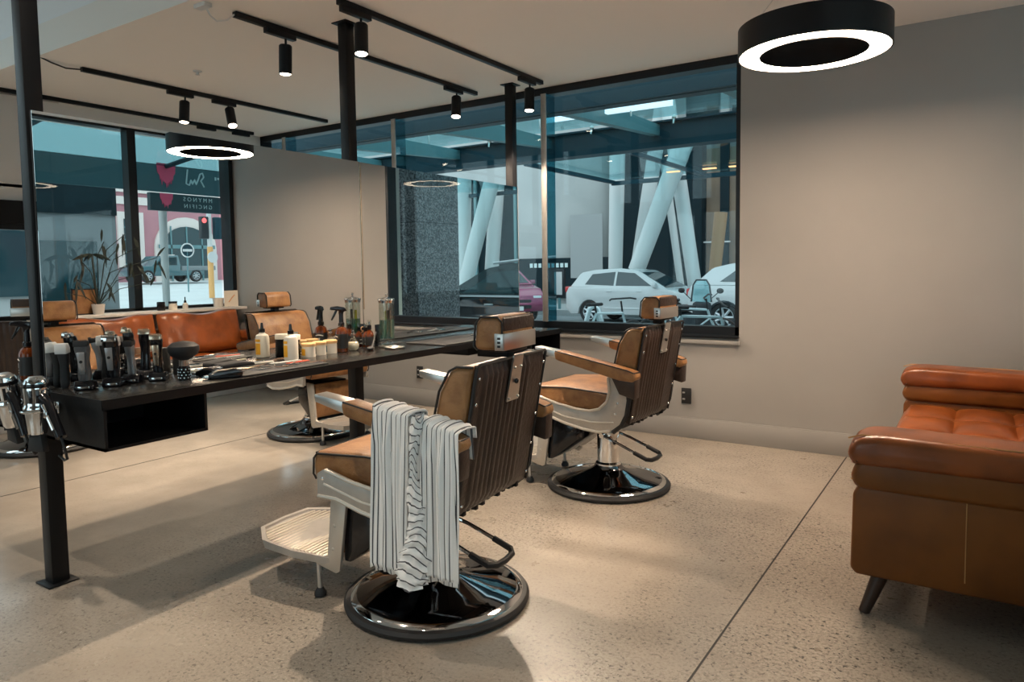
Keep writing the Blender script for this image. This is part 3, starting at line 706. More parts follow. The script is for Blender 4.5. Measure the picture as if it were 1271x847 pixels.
for s in (-1, 1):
    for a, b in ((Y0+.004, 1.80), (Y1-.43, Y1-.004)):
        g = G(); x0, x1 = (.05, TX-.004) if s > 0 else (-TX+.004, -.05); z0, z1 = .634, TZ-.037; k = .012
        g.box(((x0+x1)/2, (a+b)/2-yo, z0+k/2), (x1-x0, b-a, k)); g.box(((x0+x1)/2, a+k/2-yo, (z0+z1)/2), (x1-x0, k, z1-z0)); g.box(((x0+x1)/2, b-k/2-yo, (z0+z1)/2), (x1-x0, k, z1-z0))
        xb = x0 if s > 0 else x1; g.box((xb, (a+b)/2-yo, (z0+z1)/2), (k, b-a, z1-z0)); g.build('open_shelf_box', 'black_metal', ct)
MA = R(-.3)
def mirror(y0, y1, lab):
    L = y1-y0; t = empty('station_mirror', (.058, y0, 0), 0, lab, 'mirror', 'mirrors standing back to back on the counter'); t.rotation_euler = (0, 0, -MA*-1*-1)
    t.rotation_euler = (0, 0, MA)
    g = G(); g.box((0, L/2, (TZ+.002+1.956)/2), (.006, L-.008, 1.956-TZ-.002)); g.build('glass', 'mirror_glass', t)
    g = G(); g.box((-.0065, L/2, (TZ+.002+1.958)/2), (.006, L-.004, 1.958-TZ-.004)); g.build('backing', 'black_matte', t)
    return t
mirror(1.387, 3.185, 'large frameless mirror nearest the viewer, reflecting the sofa and street')
mirror(3.192, 4.965, 'second frameless mirror, by the far window, reflecting the granite column')
g = G(); g.box((.073, 3.188, 1.5), (.004, .008, .88)); tag(g.build('mirror_joint_strip', 'warm_silver'), 'thin pale metal strip covering the joint between the two mirrors', 'trim strip')

# ------------------------------------------------------------------ track lights
def track(x, y0, y1, lab, cord=False):
    g = G(); g.box((x, (y0+y1)/2, H-.017), (.036, y1-y0, .032), .003); o = g.build('track_rail', 'black_metal'); tag(o, lab, 'track rail', 'black ceiling track rails')
    return o
track(-.36, 2.66, 5.0, 'black ceiling track just left of the posts, carrying two spotlights')
t2 = track(.27, 2.86, 5.02, 'black ceiling track right of the posts, nearest the wall corner')
t3 = track(-2.2, 2.72, 5.03, 'black ceiling track on the left with two tilted spotlights and a cord')
track(-3.30, .6, 5.0, 'black ceiling track along the left wall, partly behind the mirror top')
g = G(); g.tube([(-2.2, 2.72, H-.02), (-2.21, 2.62, H-.03), (-2.2, 2.52, H-.015), (-2.19, 2.46, H+.0), (-2.19, 2.40, H+.02), (-2.2, 2.34, H+.3)], .006, 6); tag(g.build('power_cord', 'black_matte'), 'thin black cord running from the left track to the ceiling step', 'cord')
g = G(); g.tube([(-.36, 2.66, H-.02), (-.37, 2.62, H-.06), (-.38, 2.56, H-.08), (-.38, 2.52, H-.06), (-.38, 2.50, H-.03)], .005, 6); tag(g.build('power_cord', 'white_plastic'), 'white looped cord hanging from the ceiling by a junction box', 'cord')
g = G(); g.box((-.40, 2.49, H-.012), (.10, .05, .024), .004); tag(g.build('junction_box', 'white_plastic'), 'small white junction box on the ceiling edge', 'box')
sp_ = empty('fire_sprinkler', (-1.637, 3.266, H), 0, 'small metal fire sprinkler on the ceiling', 'sprinkler')
g = G(); g.lathe([(0, 0), (.032, -.001), (.030, -.008), (.012, -.010), (.010, -.025), (0, -.026)]); g.build('rosette', 'brushed_steel', sp_)
g = G(); g.lathe([(0, -.026), (.016, -.028), (.016, -.030), (0, -.031)]); g.build('deflector', 'brushed_steel', sp_)
def spot(x, y, tilt, az, lab, E_=26, cone=70, lit=True):
    """tilt from vertical towards azimuth az (radians)"""
    t = empty('track_spotlight', (x, y, H-.033), 0, lab, 'spotlight', 'black spotlights on the ceiling tracks')
    g = G(); g.box((0, -.04, -.015), (.036, .22, .032), .003); g.build('adapter', 'black_metal', t)
    g = G(); g.cyl((0, 0, -.03), (0, 0, -.075), .007, seg=8); g.build('stem', 'black_metal', t)
    d = Vector((math.sin(tilt)*math.cos(az), math.sin(tilt)*math.sin(az), -math.cos(tilt)))
    q = Vector((0, 0, -1)).rotation_difference(d).to_euler()
    g = G(); g.lathe([(0, -.068), (.034, -.068), (.039, -.075), (.039, -.242), (.035, -.242), (.035, -.229), (0, -.229)], seg=24)
    # pivot at the stem end
    b = g.build('lamp_body', 'black_metal', t, (0, 0, 0), q, 30)
    g = G(); g.lathe([(0, -.2495), (.014, -.2485), (.026, -.2450), (.0335, -.240), (.0335, -.230), (0, -.230)], seg=20); g.build('bulb', 'bulb' if lit else 'bulb', b)
    if E_:
        ld = bpy.data.lights.new('spot_beam', 'SPOT'); ld.energy = E_*LAMP; ld.spot_size = R(cone); ld.spot_blend = .35; ld.color = (1, .79, .59); ld.shadow_soft_size = .028
        lo = bpy.data.objects.new('spot_beam', ld); col.objects.link(lo); lo.parent = b; lo.location = (0, 0, -.285)
    return t
spot(-.36, 3.02, R(3), R(180), 'black spotlight hanging straight down, nearer of the two left of the posts', 32)
spot(-.36, 4.73, R(16), R(-60), 'lit black spotlight at the far end of the track left of the posts', 34, 120)
spot(.27, 3.03, R(9), R(-50), 'lit black spotlight beside the middle post, largest in view', 45)
spot(.27, 4.84, R(8), R(-70), 'lit black spotlight in front of the window mullion, last on its track', 26, 120)
spot(-2.2, 3.52, R(8), R(-60), 'lit upright spotlight on the left track, above the reflected ring lamp', 34)
spot(-2.2, 3.92, R(26), R(-20), 'lit spotlight tilted to the right at the end of the left track', 34)
g = G(); 
for k in (4.45, 4.85): 
    a = G(); a.box((-3.30, k, H-.045), (.036, .20, .03), .003); tag(a.build('track_adapter', 'black_metal'), 'small black adapter on the track along the left wall', 'track adapter', 'adapters on the left wall track')
g.bm.free()
# unseen ceiling spots added behind the viewer to fill the room
for x, y in ((.3, .9), (-1.6, .4), (2.4, -.8)):
    t = empty('fill_spotlight', (x, y, HH), 0, 'added black fill spotlight behind the viewer', 'spotlight', 'added fill spotlights behind the viewer')
    g = G(); g.lathe([(0, 0), (.05, 0), (.05, -.14), (.04, -.14), (.04, -.12), (0, -.12)]); g.build('lamp_body', 'black_metal', t)
    g = G(); g.lathe([(0, -.125), (.038, -.125), (.038, -.121), (0, -.121)]); g.build('bulb', 'bulb', t)
    ld = bpy.data.lights.new('spot_beam', 'SPOT'); ld.energy = 32*LAMP; ld.spot_size = R(95); ld.spot_blend = .6; ld.color = (1, .84, .68); ld.shadow_soft_size = .04
    lo = bpy.data.objects.new('spot_beam', ld); col.objects.link(lo); lo.parent = t; lo.location = (0, 0, -.15)
def ring_lamp(x, y, z, lab, group=None):
    t = empty('ring_pendant_lamp', (x, y, z), 0, lab, 'lamp', group); ro, ri, hh = .352, .25, .135
    g = G(); g.lathe([(ro, 0), (ro, hh), (ri-.006, hh), (ri-.006, 0), (ri, 0), (ri, .014), (ro-.008, .014), (ro-.008, 0), (ro, 0)], seg=72); g.build('housing', 'black_metal', t)
    g = G(); g.lathe([(ri+.001, .003), (ro-.009, .003), (ro-.009, .012), (ri+.001, .012), (ri+.001, .003)], seg=72); g.build('led_diffuser', 'led', t)
    zt = H-z
    for a in (100, 220, 340):
        g = G(); px, py = math.cos(R(a))*.30, math.sin(R(a))*.30; g.tube([(px, py, hh), (px*.15, py*.15, zt)], .0015, 5); g.build('suspension_wire', 'brushed_steel', t)
    g = G(); g.tube([(.05, .29, hh), (.05, .29, zt)], .004, 6); g.lathe([(0, hh+.012), (.03, hh+.006), (.04, hh)], (.05, .29, 0), 12); g.build('power_cable', 'black_matte', t)
    g = G(); g.lathe([(0, zt), (.06, zt), (.06, zt-.025), (0, zt-.025)]); g.build('ceiling_rose', 'black_metal', t)
    return t
ring_lamp(2.525, 3.83, 2.33, 'black ring pendant lamp with glowing underside above the sofa')

# ------------------------------------------------------------------ barber chair
def barber_chair(lab):
    t = empty('barber_chair', (0, 0, 0), 0, lab, 'barber chair', 'vintage barber chairs in tan leather')
    g = G(); g.lathe([(.30, .004), (.345, 0), (.362, .008), (.364, .02), (.355, .032), (.338, .036), (.30, .03), (.30, .004)], seg=64); g.build('rubber_ring', 'black_rubber', t)
    g = G(); g.lathe([(.337, .022), (.337, .036), (.318, .047), (.24, .062), (.15, .084), (.10, .104), (.085, .118), (.080, .13), (0, .13)], seg=64); g.build('base_dome', 'dark_chrome', t)
    g = G(); g.lathe([(.339, .034), (.335, .040), (.316, .049), (.312, .046), (.339, .034)], seg=64); g.build('base_rim', 'chrome', t)
    g = G(); g.lathe([(.076, .12), (.076, .14), (.066, .15), (.066, .33), (.06, .335), (.05, .335), (.05, .40), (0, .40)], seg=32); g.build('hydraulic_column', 'chrome', t)
    # under-seat frame
    g = G(); g.box((.02, 0, .415), (.40, .34, .05), .01); g.box((.0, 0, .385), (.22, .16, .04), .006); g.build('seat_frame', 'black_metal', t)
    # pedal lever
    g = G()
    g.tube([(.0, .075, .315), (-.10, .085, .285), (-.22, .088, .24)], .008); g.tube([(.0, -.075, .315), (-.10, -.085, .285), (-.22, -.088, .24)], .008)
    g.cyl((.0, -.09, .315), (.0, .09, .315), .014); pl = g.build('pump_lever', 'chrome', t)
    g = G(); g.tube([(-.21, .088, .243), (-.285, .088, .215), (-.305, .06, .208), (-.31, 0, .206), (-.305, -.06, .208), (-.285, -.088, .215), (-.21, -.088, .243)], .0125, 10); g.build('rubber_grip', 'black_rubber', pl)
    # seat cushion
    g = G(); g.prism([(.382, .492), (.392, .55), (.380, .608), (.15, .622), (-.10, .600), (-.21, .60), (-.21, .492)], -.262, .262, 'y', .022, 3); s_ = g.build('seat_cushion', 'tan_leather', t, ang=50)
    g = G()
    for s in (-1, 1): g.tube([(-.2, s*.2615, .598), (.13, s*.2615, .613), (.365, s*.2615, .600), (.382, s*.2615, .582), (.386, s*.2615, .52), (.372, s*.2615, .50)], .0045, 6)
    g.tube([(.372, -.257, .602), (.376, 0, .604), (.372, .257, .602)], .0045, 6); g.build('piping', 'piping', s_)
    # side frames
    for s in (-1, 1):
        y = s*.287
        out = [(.335, .535), (.30, .556), (.27, .548), (.17, .522), (.04, .502), (-.04, .500), (-.10, .515), (-.15, .56), (-.168, .62), (-.160, .69), (-.14, .735), (-.25, .720), (-.262, .66), (-.268, .58), (-.255, .50), (-.225, .445), (-.17, .402), (-.10, .388), (.0, .394), (.12, .415), (.24, .448), (.335, .448)]
        g = G(); g.prism(out, y-.012, y+.012, 'y', .004); fr = g.build('side_frame', 'cast_metal', t, ang=40)
        g = G(); g.tube([(x, y+s*.012, z) for x, z in [(.29, .553), (.17, .524), (.04, .505), (-.04, .503), (-.10, .518), (-.147, .562), (-.165, .62), (-.158, .70)]], .008, 8)
        g.tube([(.30, y+s*.012, .500), (.12, y+s*.013, .455), (-.05, y+s*.013, .440), (-.19, y+s*.013, .452)], .005, 6)
        g.tube([(x, y+s*.010, z) for x, z in [(.33, .45), (.24, .449), (.12, .417), (.0, .396), (-.10, .390), (-.17, .404)]], .009, 8); g.build('raised_bead', 'foot_metal', fr)
        g = G(); g.tube([(x, y, z) for x, z in [(-.18, .398), (-.232, .44), (-.262, .50), (-.275, .58), (-.269, .66), (-.257, .735)]], .014, 8); g.build('edge_trim', 'black_rubber', fr)
        for x, z in ((-.215, .56), (-.20, .50), (.305, .52)): g = G(); g.sphere((x, y+s*.013, z), .007, 10, (1, .5, 1)); g.build('bolt', 'chrome', fr)
        # arm
        ya = s*.325
        g = G(); g.prism([(.142, .785), (.150, .830), (.13, .837), (-.30, .757), (-.345, .742), (-.352, .715), (-.335, .692), (-.25, .696), (.12, .778)], ya-.040, ya+.040, 'y', .012, 3); a_ = g.build('armrest', 'tan_leather', t, ang=50)
        g = G()
        for q in (-1, 1): g.tube([(.14, ya+q*.036, .8325), (-.30, ya+q*.036, .7535), (-.34, ya+q*.034, .740)], .0038, 6)
        g.tube([(-.34, ya-.034, .740), (-.344, ya, .741), (-.34, ya+.034, .740)], .0038, 6); g.build('piping', 'piping', a_)
        g = G(); g.prism([(.275, .824), (.278, .853), (.14, .835), (.14, .791)], ya-.034, ya+.034, 'y', .004); g.build('metal_tip', 'brushed_steel', a_)
        g = G(); g.prism([(-.20, .715), (-.25, .62), (-.34, .60), (-.345, .705)], ya-.036, ya+.030, 'y', .008); g.build('arm_underside', 'brown_leather', a_)
    # backrest
    prof = [(-.150, .60), (-.16, .70), (-.205, .88), (-.250, .955), (-.280, .97), (-.352, .97), (-.342, .94), (-.255, .455), (-.175, .455), (-.150, .52)]
    g = G(); g.prism(prof, -.265, .265, 'y', .02, 3); bk = g.build('backrest', 'tan_leather', t, ang=50)
    g = G()
    for s in (-1, 1): g.tube([(x, s*.264, z) for x, z in [(-.151, .62), (-.161, .70), (-.206, .88), (-.249, .953), (-.280, .969), (-.345, .969)]], .0045, 6)
    g.build('piping', 'piping', bk)
    g = G(); g.prism([(-.17, .70), (-.165, .455), (-.262, .448), (-.303, .70)], -.268, .268, 'y', .006); g.build('lower_back_cover', 'brown_leather', bk)
    # rear panel: plain left quarter and upright channels
    def rear(u, v):
        y = -.263+.526*u; z = .44+.535*v; x = -.253-.0985*v
        k = 0
        if -.135 < y+.0 < .215 and .02 < v < .93:
            k = abs(math.sin(math.pi*(y+.135)/.035))**.7*.0075
        e = min(1, min(u, 1-u)/.03, v/.02, (1-v)/.02) if 0 < u < 1 and 0 < v < 1 else 0
        return (x-.012*min(1, e*1.5)-k, y, z)
    g = G(); V = g.grid(110, 14, rear)
    for q in (V[0], V[-1]):
        pass
    rp_ = g.build('rear_panel', 'brown_leather', bk, ang=60)
    for s in (-1, 1):
        for z in (.48, .60, .72, .84, .93): g = G(); g.sphere((-.253-.184*(z-.44)-.016, s*.245, z), .006, 8, (.6, 1, 1)); g.build('stud', 'chrome', rp_)
    g = G(); g.tube([(-.263, -.264, .445), (-.360, -.264, .97), (-.363, -.250, .977), (-.363, .250, .977), (-.360, .264, .97), (-.263, .264, .445)], .006, 6); g.build('piping', 'piping', rp_)
    for k in range(9): g = G(); y = -.2+.05*k+random.uniform(-.008, .008); g.box((-.25+random.uniform(0, .02), y, .437), (.02, .02, random.uniform(.012, .03)), .002); g.build('fixing_clip', 'black_metal', rp_)
    g = G(); g.prism([(-.036, .06), (.036, .06), (.044, -.11), (-.044, -.11)], -.003, .003, 'x')
    for y, z in ((.024, .018), (-.024, .018), (.034, -.098), (-.034, -.098)): g.sphere((-.006, y, z), .005, 8)
    hp_ = g.build('headrest_bracket', 'brushed_steel', bk, (-.3665, 0, .925), (0, R(-10.4), 0))
    g = G(); g.sphere((-.008, 0, -.035), .010, 10, (.8, 1, 1)); g.build('lock_knob', 'black_gloss', hp_)
    # headrest
    hx, hz = -.322, 1.072
    g = G(); g.prism([(.060, -.052), (.052, .035), (.030, .060), (-.040, .060), (-.058, .040), (-.058, -.060), (.045, -.062)], -.120, .120, 'y', .014, 3); hd = g.build('headrest', 'tan_leather', t, (hx, 0, hz), None, 50)
    g = G(); g.prism([(-.060, .008), (-.0615, .052), (-.054, .060), (-.054, .008)], -.114, .114, 'y', .002); g.build('headrest_back', 'brown_leather', hd)
    g = G(); g.box((-.062, 0, -.030), (.006, .246, .060), .002)
    for s in (-1, 1): g.box((-.045, s*.1235, -.030), (.036, .005, .060), .002)
    mb = g.build('metal_band', 'brushed_steel', hd)
    for s in (-1, 1):
        for z in (-.045, -.031, -.017): g = G(); g.box((-.045, s*.127, z), (.011, .004, .008), .001); g.build('slot', 'black_matte', mb)
    g = G()
    for s in (-1, 1): g.tube([(x, s*.121, z) for x, z in [(.045, -.060), (.060, -.048), (.052, .033), (.030, .057), (-.040, .057), (-.056, .038), (-.056, -.05)]], .004, 6)
    g.build('piping', 'piping', hd)
    g = G(); g.box((.0, 0, -.075), (.05, .05, .04), .004); g.box((-.012, 0, -.062), (.09, .14, .02), .004); g.build('headrest_stem', 'black_metal', hd)
    # leg rest and footrest
    g = G(); g.prism([(.10, .40), (.30, .43), (.30, .165), (.27, .165), (.10, .295)], -.20, .20, 'y', .006); g.build('leg_rest_housing', 'black_gloss', t)
    g = G(); g.prism([(.298, .19), (.325, .19), (.332, .30), (.325, .445), (.298, .445)], -.19, .19, 'y', .008); g.build('calf_pad', 'tan_leather', t)
    for s in (-1, 1):
        y = s*.215
        g = G(); g.prism([(.255, .455), (.335, .455), (.352, .30), (.365, .185), (.435, .160), (.425, .140), (.325, .118), (.305, .13)], y-.008, y+.008, 'y', .003)
        for x, z in ((.325, .31), (.335, .215)): g.sphere((x-.0, y+s*.009, z), .007, 8, (1, .5, 1))
        b_ = g.build('footrest_bracket', 'foot_metal', t)
        g = G(); g.cyl((.43, y-s*.01, .150), (.425, y-s*.01, .035), .0095); g.sphere((.43, y, .165), .011, 8); ft = g.build('support_stud', 'brushed_steel', b_)
        g = G(); g.lathe([(0, 0), (.024, 0), (.024, .012), (.013, .030), (0, .034)], (.425, y-s*.01, .006), 14); g.build('rubber_foot', 'black_rubber', ft)
    g = G()
    def plate(z): return [(.36, -.225), (.55, -.235), (.72, -.225), (.82, -.14), (.83, 0), (.82, .14), (.72, .225), (.55, .235), (.36, .225)]
    L1 = [g.bm.verts.new((x, y, .148+.02*max(0, (x-.6)/.2)+.028)) for x, y in plate(0)]
    L2 = [g.bm.verts.new((x*.985, y*.985, .148+.01*max(0, (x-.6)/.2)-.002)) for x, y in plate(0)]
    L3 = [g.bm.verts.new((x-.014*(x > .45), y*.94, .148+.02*max(0, (x-.6)/.2)+.026)) for x, y in plate(0)]
    L4 = [g.bm.verts.new((x-.018*(x > .45), y*.92, .148+.02*max(0, (x-.6)/.2)+.016)) for x, y in plate(0)]
    n = 9
    for A, B in ((L1, L2), (L3, L1), (L4, L3)):
        for i in range(n): j = (i+1) % n; g.bm.faces.new((A[i], A[j], B[j], B[i]))
    g.bm.faces.new(L2); g.bm.faces.new(L4[::-1])
    fp = g.build('footplate', 'cast_metal', t)
    g = G()
    for k in range(21):
        x = .385+.020*k; wd = .205 if x < .70 else .205-.55*(x-.70); g.box((x, 0, .166+.02*max(0, (x-.6)/.2)), (.010, 2*wd, .010), .002)
    g.build('tread_ribs', 'foot_metal', fp)
    return t
chair = barber_chair('tan leather barber chair nearest the viewer, striped cloth over its arm')
chair.location = (1.47, 2.15, 0); chair.rotation_euler.z = R(185)
def put_chair(loc, rz, lab):
    c = copy_tree(chair); c.location = loc; c.rotation_euler = (0, 0, R(rz)); tag(c, lab, 'barber chair', 'vintage barber chairs in tan leather'); return c
put_chair((1.41, 3.83, 0), 178, 'tan leather barber chair in front of the far window, empty arms')
put_chair((-1.23, 3.90, 0), -8, 'barber chair on the other side of the counter, seen beneath the tabletop')
put_chair((-2.65, 2.55, 0), 150, 'barber chair at the left edge, seen past the nearest post')

# striped cloth over the near arm (chair local frame, camera side is +y)
cl = empty('striped_cloth', (0, 0, 0), 0, 'white barber cape with dark stripes draped over the near chair arm', 'cloth')
cl.location = chair.location; cl.rotation_euler = chair.rotation_euler
def cloth_sheet(x0, x1, zi, zo, phase, off, amp, usc, seed, fan=.03):
    g = G(); uvl = g.bm.loops.layers.uv.new('UVMap'); nu, nv = 90, 60
    rd = random.Random(seed); ph = [rd.uniform(0, 6.28) for _ in range(6)]
    ya = .325
    arm = lambda x: .837-(.13-x)*.186 if x < .13 else .837
    def fn(u, v):
        xx = x0+(x1-x0)*u
        top = arm(xx)+.006+off
        hwid = .046+off
        L_in = top-zi; L_out = top-zo; Lt = L_in+2*hwid+L_out; d = v*Lt
        if d < L_in: y = ya-hwid; z = zi+d; out = -1; dep = L_in-d
        elif d < L_in+2*hwid:
            k = (d-L_in)/(2*hwid); y = ya-hwid*math.cos(math.pi*k)*1.0; z = top+.004+.012*math.sin(math.pi*k); out = 0; dep = 0
        else: y = ya+hwid; z = top-(d-L_in-2*hwid); out = 1; dep = d-L_in-2*hwid
        r = min(1, dep/.12)
        w_ = .6*math.sin(2*math.pi*2.2*u+ph[0]+.5*dep)+.5*math.sin(2*math.pi*4.1*u+ph[1]-dep*1.5)+.25*math.sin(2*math.pi*8.3*u+ph[2]+dep*4)
        y += out*(amp*.8*(w_+.9)*r + .01*dep) if out else 0
        z += .003*w_ if out == 0 else 0
        if out == 0: z += .004*math.sin(2*math.pi*5*u+ph[3])
        cx = (x0+x1)/2
        xx += (xx-cx)*fan*dep*4*(1 if out else 0) + .004*math.sin(9*dep+ph[4]+6*u)*r
        if out > 0: xx += .02*dep
        if v > .985: z += .004*math.sin(30*u)
        return (xx, y, z)
    V = g.grid(nu, nv, fn)
    g.bm.faces.ensure_lookup_table(); k = 0
    idx = {}
    for i in range(nu):
        for j in range(nv): idx[V[i][j]] = (i, j)
    # arc length along u gives the stripe coordinate, so the stripes bunch up inside folds
    arc = []
    for j in range(nv):
        s_ = 0; row = [0]
        for i in range(1, nu): s_ += (V[i][j].co-V[i-1][j].co).length; row.append(s_)
        arc.append(row)
    jr = int(nv*.35)
    for f in g.bm.faces:
        for lp in f.loops:
            i, j = idx[lp.vert]; lp[uvl].uv = ((.25*arc[j][i]+.75*arc[jr][i])/usc+phase, j/nv)
    return g
g = cloth_sheet(-.345, -.03, .66, .262, 0, .000, .010, .0205, 4, .04)
o = g.build('cape', 'striped_cloth', cl, ang=80, fixn=True)
m_ = o.modifiers.new('thick', 'SOLIDIFY'); m_.thickness = .004
g = cloth_sheet(-.355, -.21, .735, .285, .3, .012, .013, .0205, 11, .10)
o = g.build('folded_edge', 'striped_cloth', cl, ang=80); m_ = o.modifiers.new('thick', 'SOLIDIFY'); m_.thickness = .004
g = cloth_sheet(-.16, -.012, .66, .275, .6, .012, .010, .0205, 23, .02)
o = g.build('front_fold', 'striped_cloth', cl, ang=80); m_ = o.modifiers.new('thick', 'SOLIDIFY'); m_.thickness = .004
# gathered twist down the middle
g = G(); uvl = g.bm.loops.layers.uv.new('UVMap'); nu, nv = 70, 22
def tw(u, v):
    z = .818-.575*u; a = 2*math.pi*v
    wv = .5+.5*math.sin(u*math.pi*.9+.2); rx = .014+.070*max(0, u-.35)**.85+.006*math.sin(u*17); ry = .020+.012*u
    cx = -.205+.012*math.sin(u*7)+.028*u; cy = .325+.060+.012*u
    rr = 1+.16*math.sin(7*a+u*46)+.10*math.sin(u*88)
    return (cx+rx*rr*math.cos(a), cy+ry*rr*math.sin(a), z+.010*math.sin(a*2+u*14))
V = g.grid(nu, nv, tw); idx = {V[i][j]: (i, j) for i in range(nu) for j in range(nv)}
for f in g.bm.faces:
    for lp in f.loops: i, j = idx[lp.vert]; lp[uvl].uv = (i*.32+1.1*abs(math.sin(math.pi*j/(nv-1)*2))*1.0, j/nv)
g.build('gathered_fold', 'striped_cloth', cl, ang=80)

# ------------------------------------------------------------------ leather sofa
sf = empty('leather_sofa', (2.865, 2.82, 0), 0, 'low cognac leather sofa with tufted seat at the right edge', 'sofa')
# local: x to the back (towards wall E), y along the length
LY = 2.20; DX = 1.02
def soft(g, c, d, bev, seg=4, puff=0, rot=None):
    before = set(g.bm.verts); g.box((0, 0, 0), d, bev, seg=seg)
    g._x([v for v in g.bm.verts if v not in before], rot, c); return g
for i, (yc, nm) in enumerate(((.11, 'near'), (LY-.11, 'far'))):
    s = -1 if i == 0 else 1
    g = G(); g.prism([(.0, .175), (.02, .155), (DX, .155), (DX, .50), (.03, .50), (.005, .46)], yc-.085, yc+.085, 'y', .012, 3); a_ = g.build('side_panel', 'shaded_sofa_leather', sf)
    g = G(); g.prism([(-.005, .50), (.0, .55), (.03, .60), (DX, .59), (DX, .47), (.03, .475)], yc-.10, yc+.10, 'y', .03, 4); g.build('arm_base', 'shaded_sofa_leather', sf, ang=50)
    g = G(); g.prism([(-.012, .575), (-.015, .635), (.02, .675), (.10, .685), (DX-.1, .665), (DX, .65), (DX, .57), (.03, .565)], yc-.115, yc+.115, 'y', .034, 4); a2 = g.build('armrest', 'cognac_leather' , sf, ang=60)
    g = G()
    yy = yc+s*.113
    g.tube([(-.012, yy-s*.03, .662), (.03, yy-s*.025, .678), (.5, yy-s*.025, .676), (DX-.05, yy-s*.025, .656)], .0028, 5); g.tube([(.0, yy-s*.028, .512), (.5, yc+s*.0862, .502), (DX-.02, yc+s*.0862, .496)], .0028, 5)
    g.tube([(.36, yc+s*.0865, .495), (.36, yc+s*.0865, .20)], .002, 5); g.tube([(.62, yy+s*.0015, .655), (.62, yy+s*.0015, .59)], .003, 5)
    g.build('stitching', 'stitch', a2)
g = G(); g.box((DX/2, LY/2, .26), (DX-.04, LY-.36, .15), .015); g.build('base_frame', 'shaded_sofa_leather', sf)
def tuft(u, v):
    x = .01+.80*u; y = .20+(LY-.40)*v
    a = abs(math.sin(math.pi*u*3)); b_ = abs(math.sin(math.pi*v*5)); e = min(1, min(u, 1-u)/.05)*min(1, min(v, 1-v)/.02)
    return (x, y, .40+.055*e**.5 + .035*(a**.5)*(b_**.5)*e - .006)
g = G(); V = g.grid(61, 121, tuft)
g.box((.41, LY/2, .375), (.80, LY-.40, .10), .02, seg=3)
g.build('seat_cushion', 'cognac_leather', sf, ang=60)
g = G(); g.prism([(.80, .22), (.80, .62), (.84, .74), (.97, .75), (1.02, .70), (1.02, .22)], .18, LY-.18, 'y', .03, 3); g.build('backrest', 'cognac_leather', sf, ang=50)
for (a, b) in ((.20, 1.07), (1.10, 2.0)):
    g = G(); before = set(g.bm.verts)
    def cush(u, v, side):
        y = a+(b-a)*u; e = (max(0, 1-(2*u-1)**6)*max(0, 1-(2*v-1)**6))**.5
        x = .055*e+.04*e*(1-(2*u-1)**2)
        wr = .010*math.sin(u*34+3*v)*math.sin(v*5)*e*(abs(2*u-1))
        return (side*(x+wr), y, .43*v + .015*math.sin(u*9)*(v > .9))
    for s in (-1, 1): g.grid(48, 18, lambda u, v: cush(u, v, s))
    bmesh.ops.remove_doubles(g.bm, verts=g.bm.verts, dist=.0008)
    g.build('back_cushion', 'cognac_leather', sf, (.70, 0, .475), (0, R(14), 0), 70)
for x, y in ((.10, .10), (DX-.1, .10), (.10, LY-.10), (DX-.1, LY-.10)):
    g = G(); sx_ = -1 if x < .5 else 1; sy_ = -1 if y < 1 else 1; g.cyl((x, y, .16), (x+sx_*.055, y+sy_*.03, 0), .030, .019); g.build('leg', 'dark_wood', sf)

# ------------------------------------------------------------------ things on the window sill behind the sofa
SZ = .91
def put(g, name, m, lab, cat, loc, grp=None): return tag(g.build(name, m, None, loc), lab, cat, grp)
g = G(); g.lathe([(0, 0), (.038, 0), (.040, .01), (.040, .085), (.036, .09), (.034, .06), (0, .06)]); put(g, 'candle_jar', 'black_gloss', 'small black jar on the window sill behind the sofa', 'jar', (4.05, 4.20, SZ))
t = empty('cream_jar', (4.05, 4.33, SZ), 0, 'cream jar with a black lid on the window sill behind the sofa', 'jar')
g = G(); g.lathe([(0, 0), (.042, 0), (.042, .07), (0, .07)]); g.build('body', 'cream', t); g = G(); g.lathe([(.043, .07), (.043, .09), (0, .09)]); g.build('lid', 'black_gloss', t)
t = empty('dropper_bottle', (4.05, 4.47, SZ), 0, 'small amber dropper bottle on the window sill behind the sofa', 'bottle')
g = G(); g.lathe([(0, 0), (.028, 0), (.028, .055), (.012, .07), (0, .07)]); g.build('body', 'pale_ceramic', t); g = G(); g.lathe([(0, .07), (.013, .07), (.013, .09), (.006, .095), (.006, .13), (0, .132)]); g.build('dropper', 'black_gloss', t)
t = empty('propped_card', (4.08, 5.05, SZ), R(10), 'pale printed card propped on the sill in the window corner', 'card')
g = G(); g.box((0, 0, .09), (.008, .16, .18)); g.build('card', 'cream', t); g = G(); g.tube([(-.006, -.03, .05), (-.006, .01, .10), (-.006, .04, .13)], .006, 5); g.build('printed_mark', 'orange_print', t)
g = G(); g.lathe([(0, 0), (.05, 0), (.06, .10), (.055, .10), (.045, .02), (0, .02)], seg=20); put(g, 'ceramic_cup', 'pale_ceramic', 'pale cup beside the propped card on the sill', 'cup', (4.10, 4.90, SZ))
g = G(); g.lathe([(0, 0), (.10, 0), (.13, .40), (.12, .40), (.09, .02), (0, .02)], seg=28); put(g, 'waste_bin', 'black_matte', 'black bin in the corner beyond the far arm of the sofa', 'bin', (4.06, 5.02, 0.0))
t = empty('framed_board', (4.10, 3.47, SZ), 0, 'brown board in a black frame standing on the sill by the plant', 'picture')
g = G(); g.box((.0, 0, .12), (.012, .22, .24)); g.build('board', 'tan_leather', t)
g = G()
for c, d in (((0, -.115, .125), (.02, .012, .25)), ((0, .115, .125), (.02, .012, .25)), ((0, 0, .245), (.02, .24, .012)), ((0, 0, .006), (.02, .24, .012))): g.box(c, d)
g.build('frame', 'black_matte', t)
rd = random.Random(5)
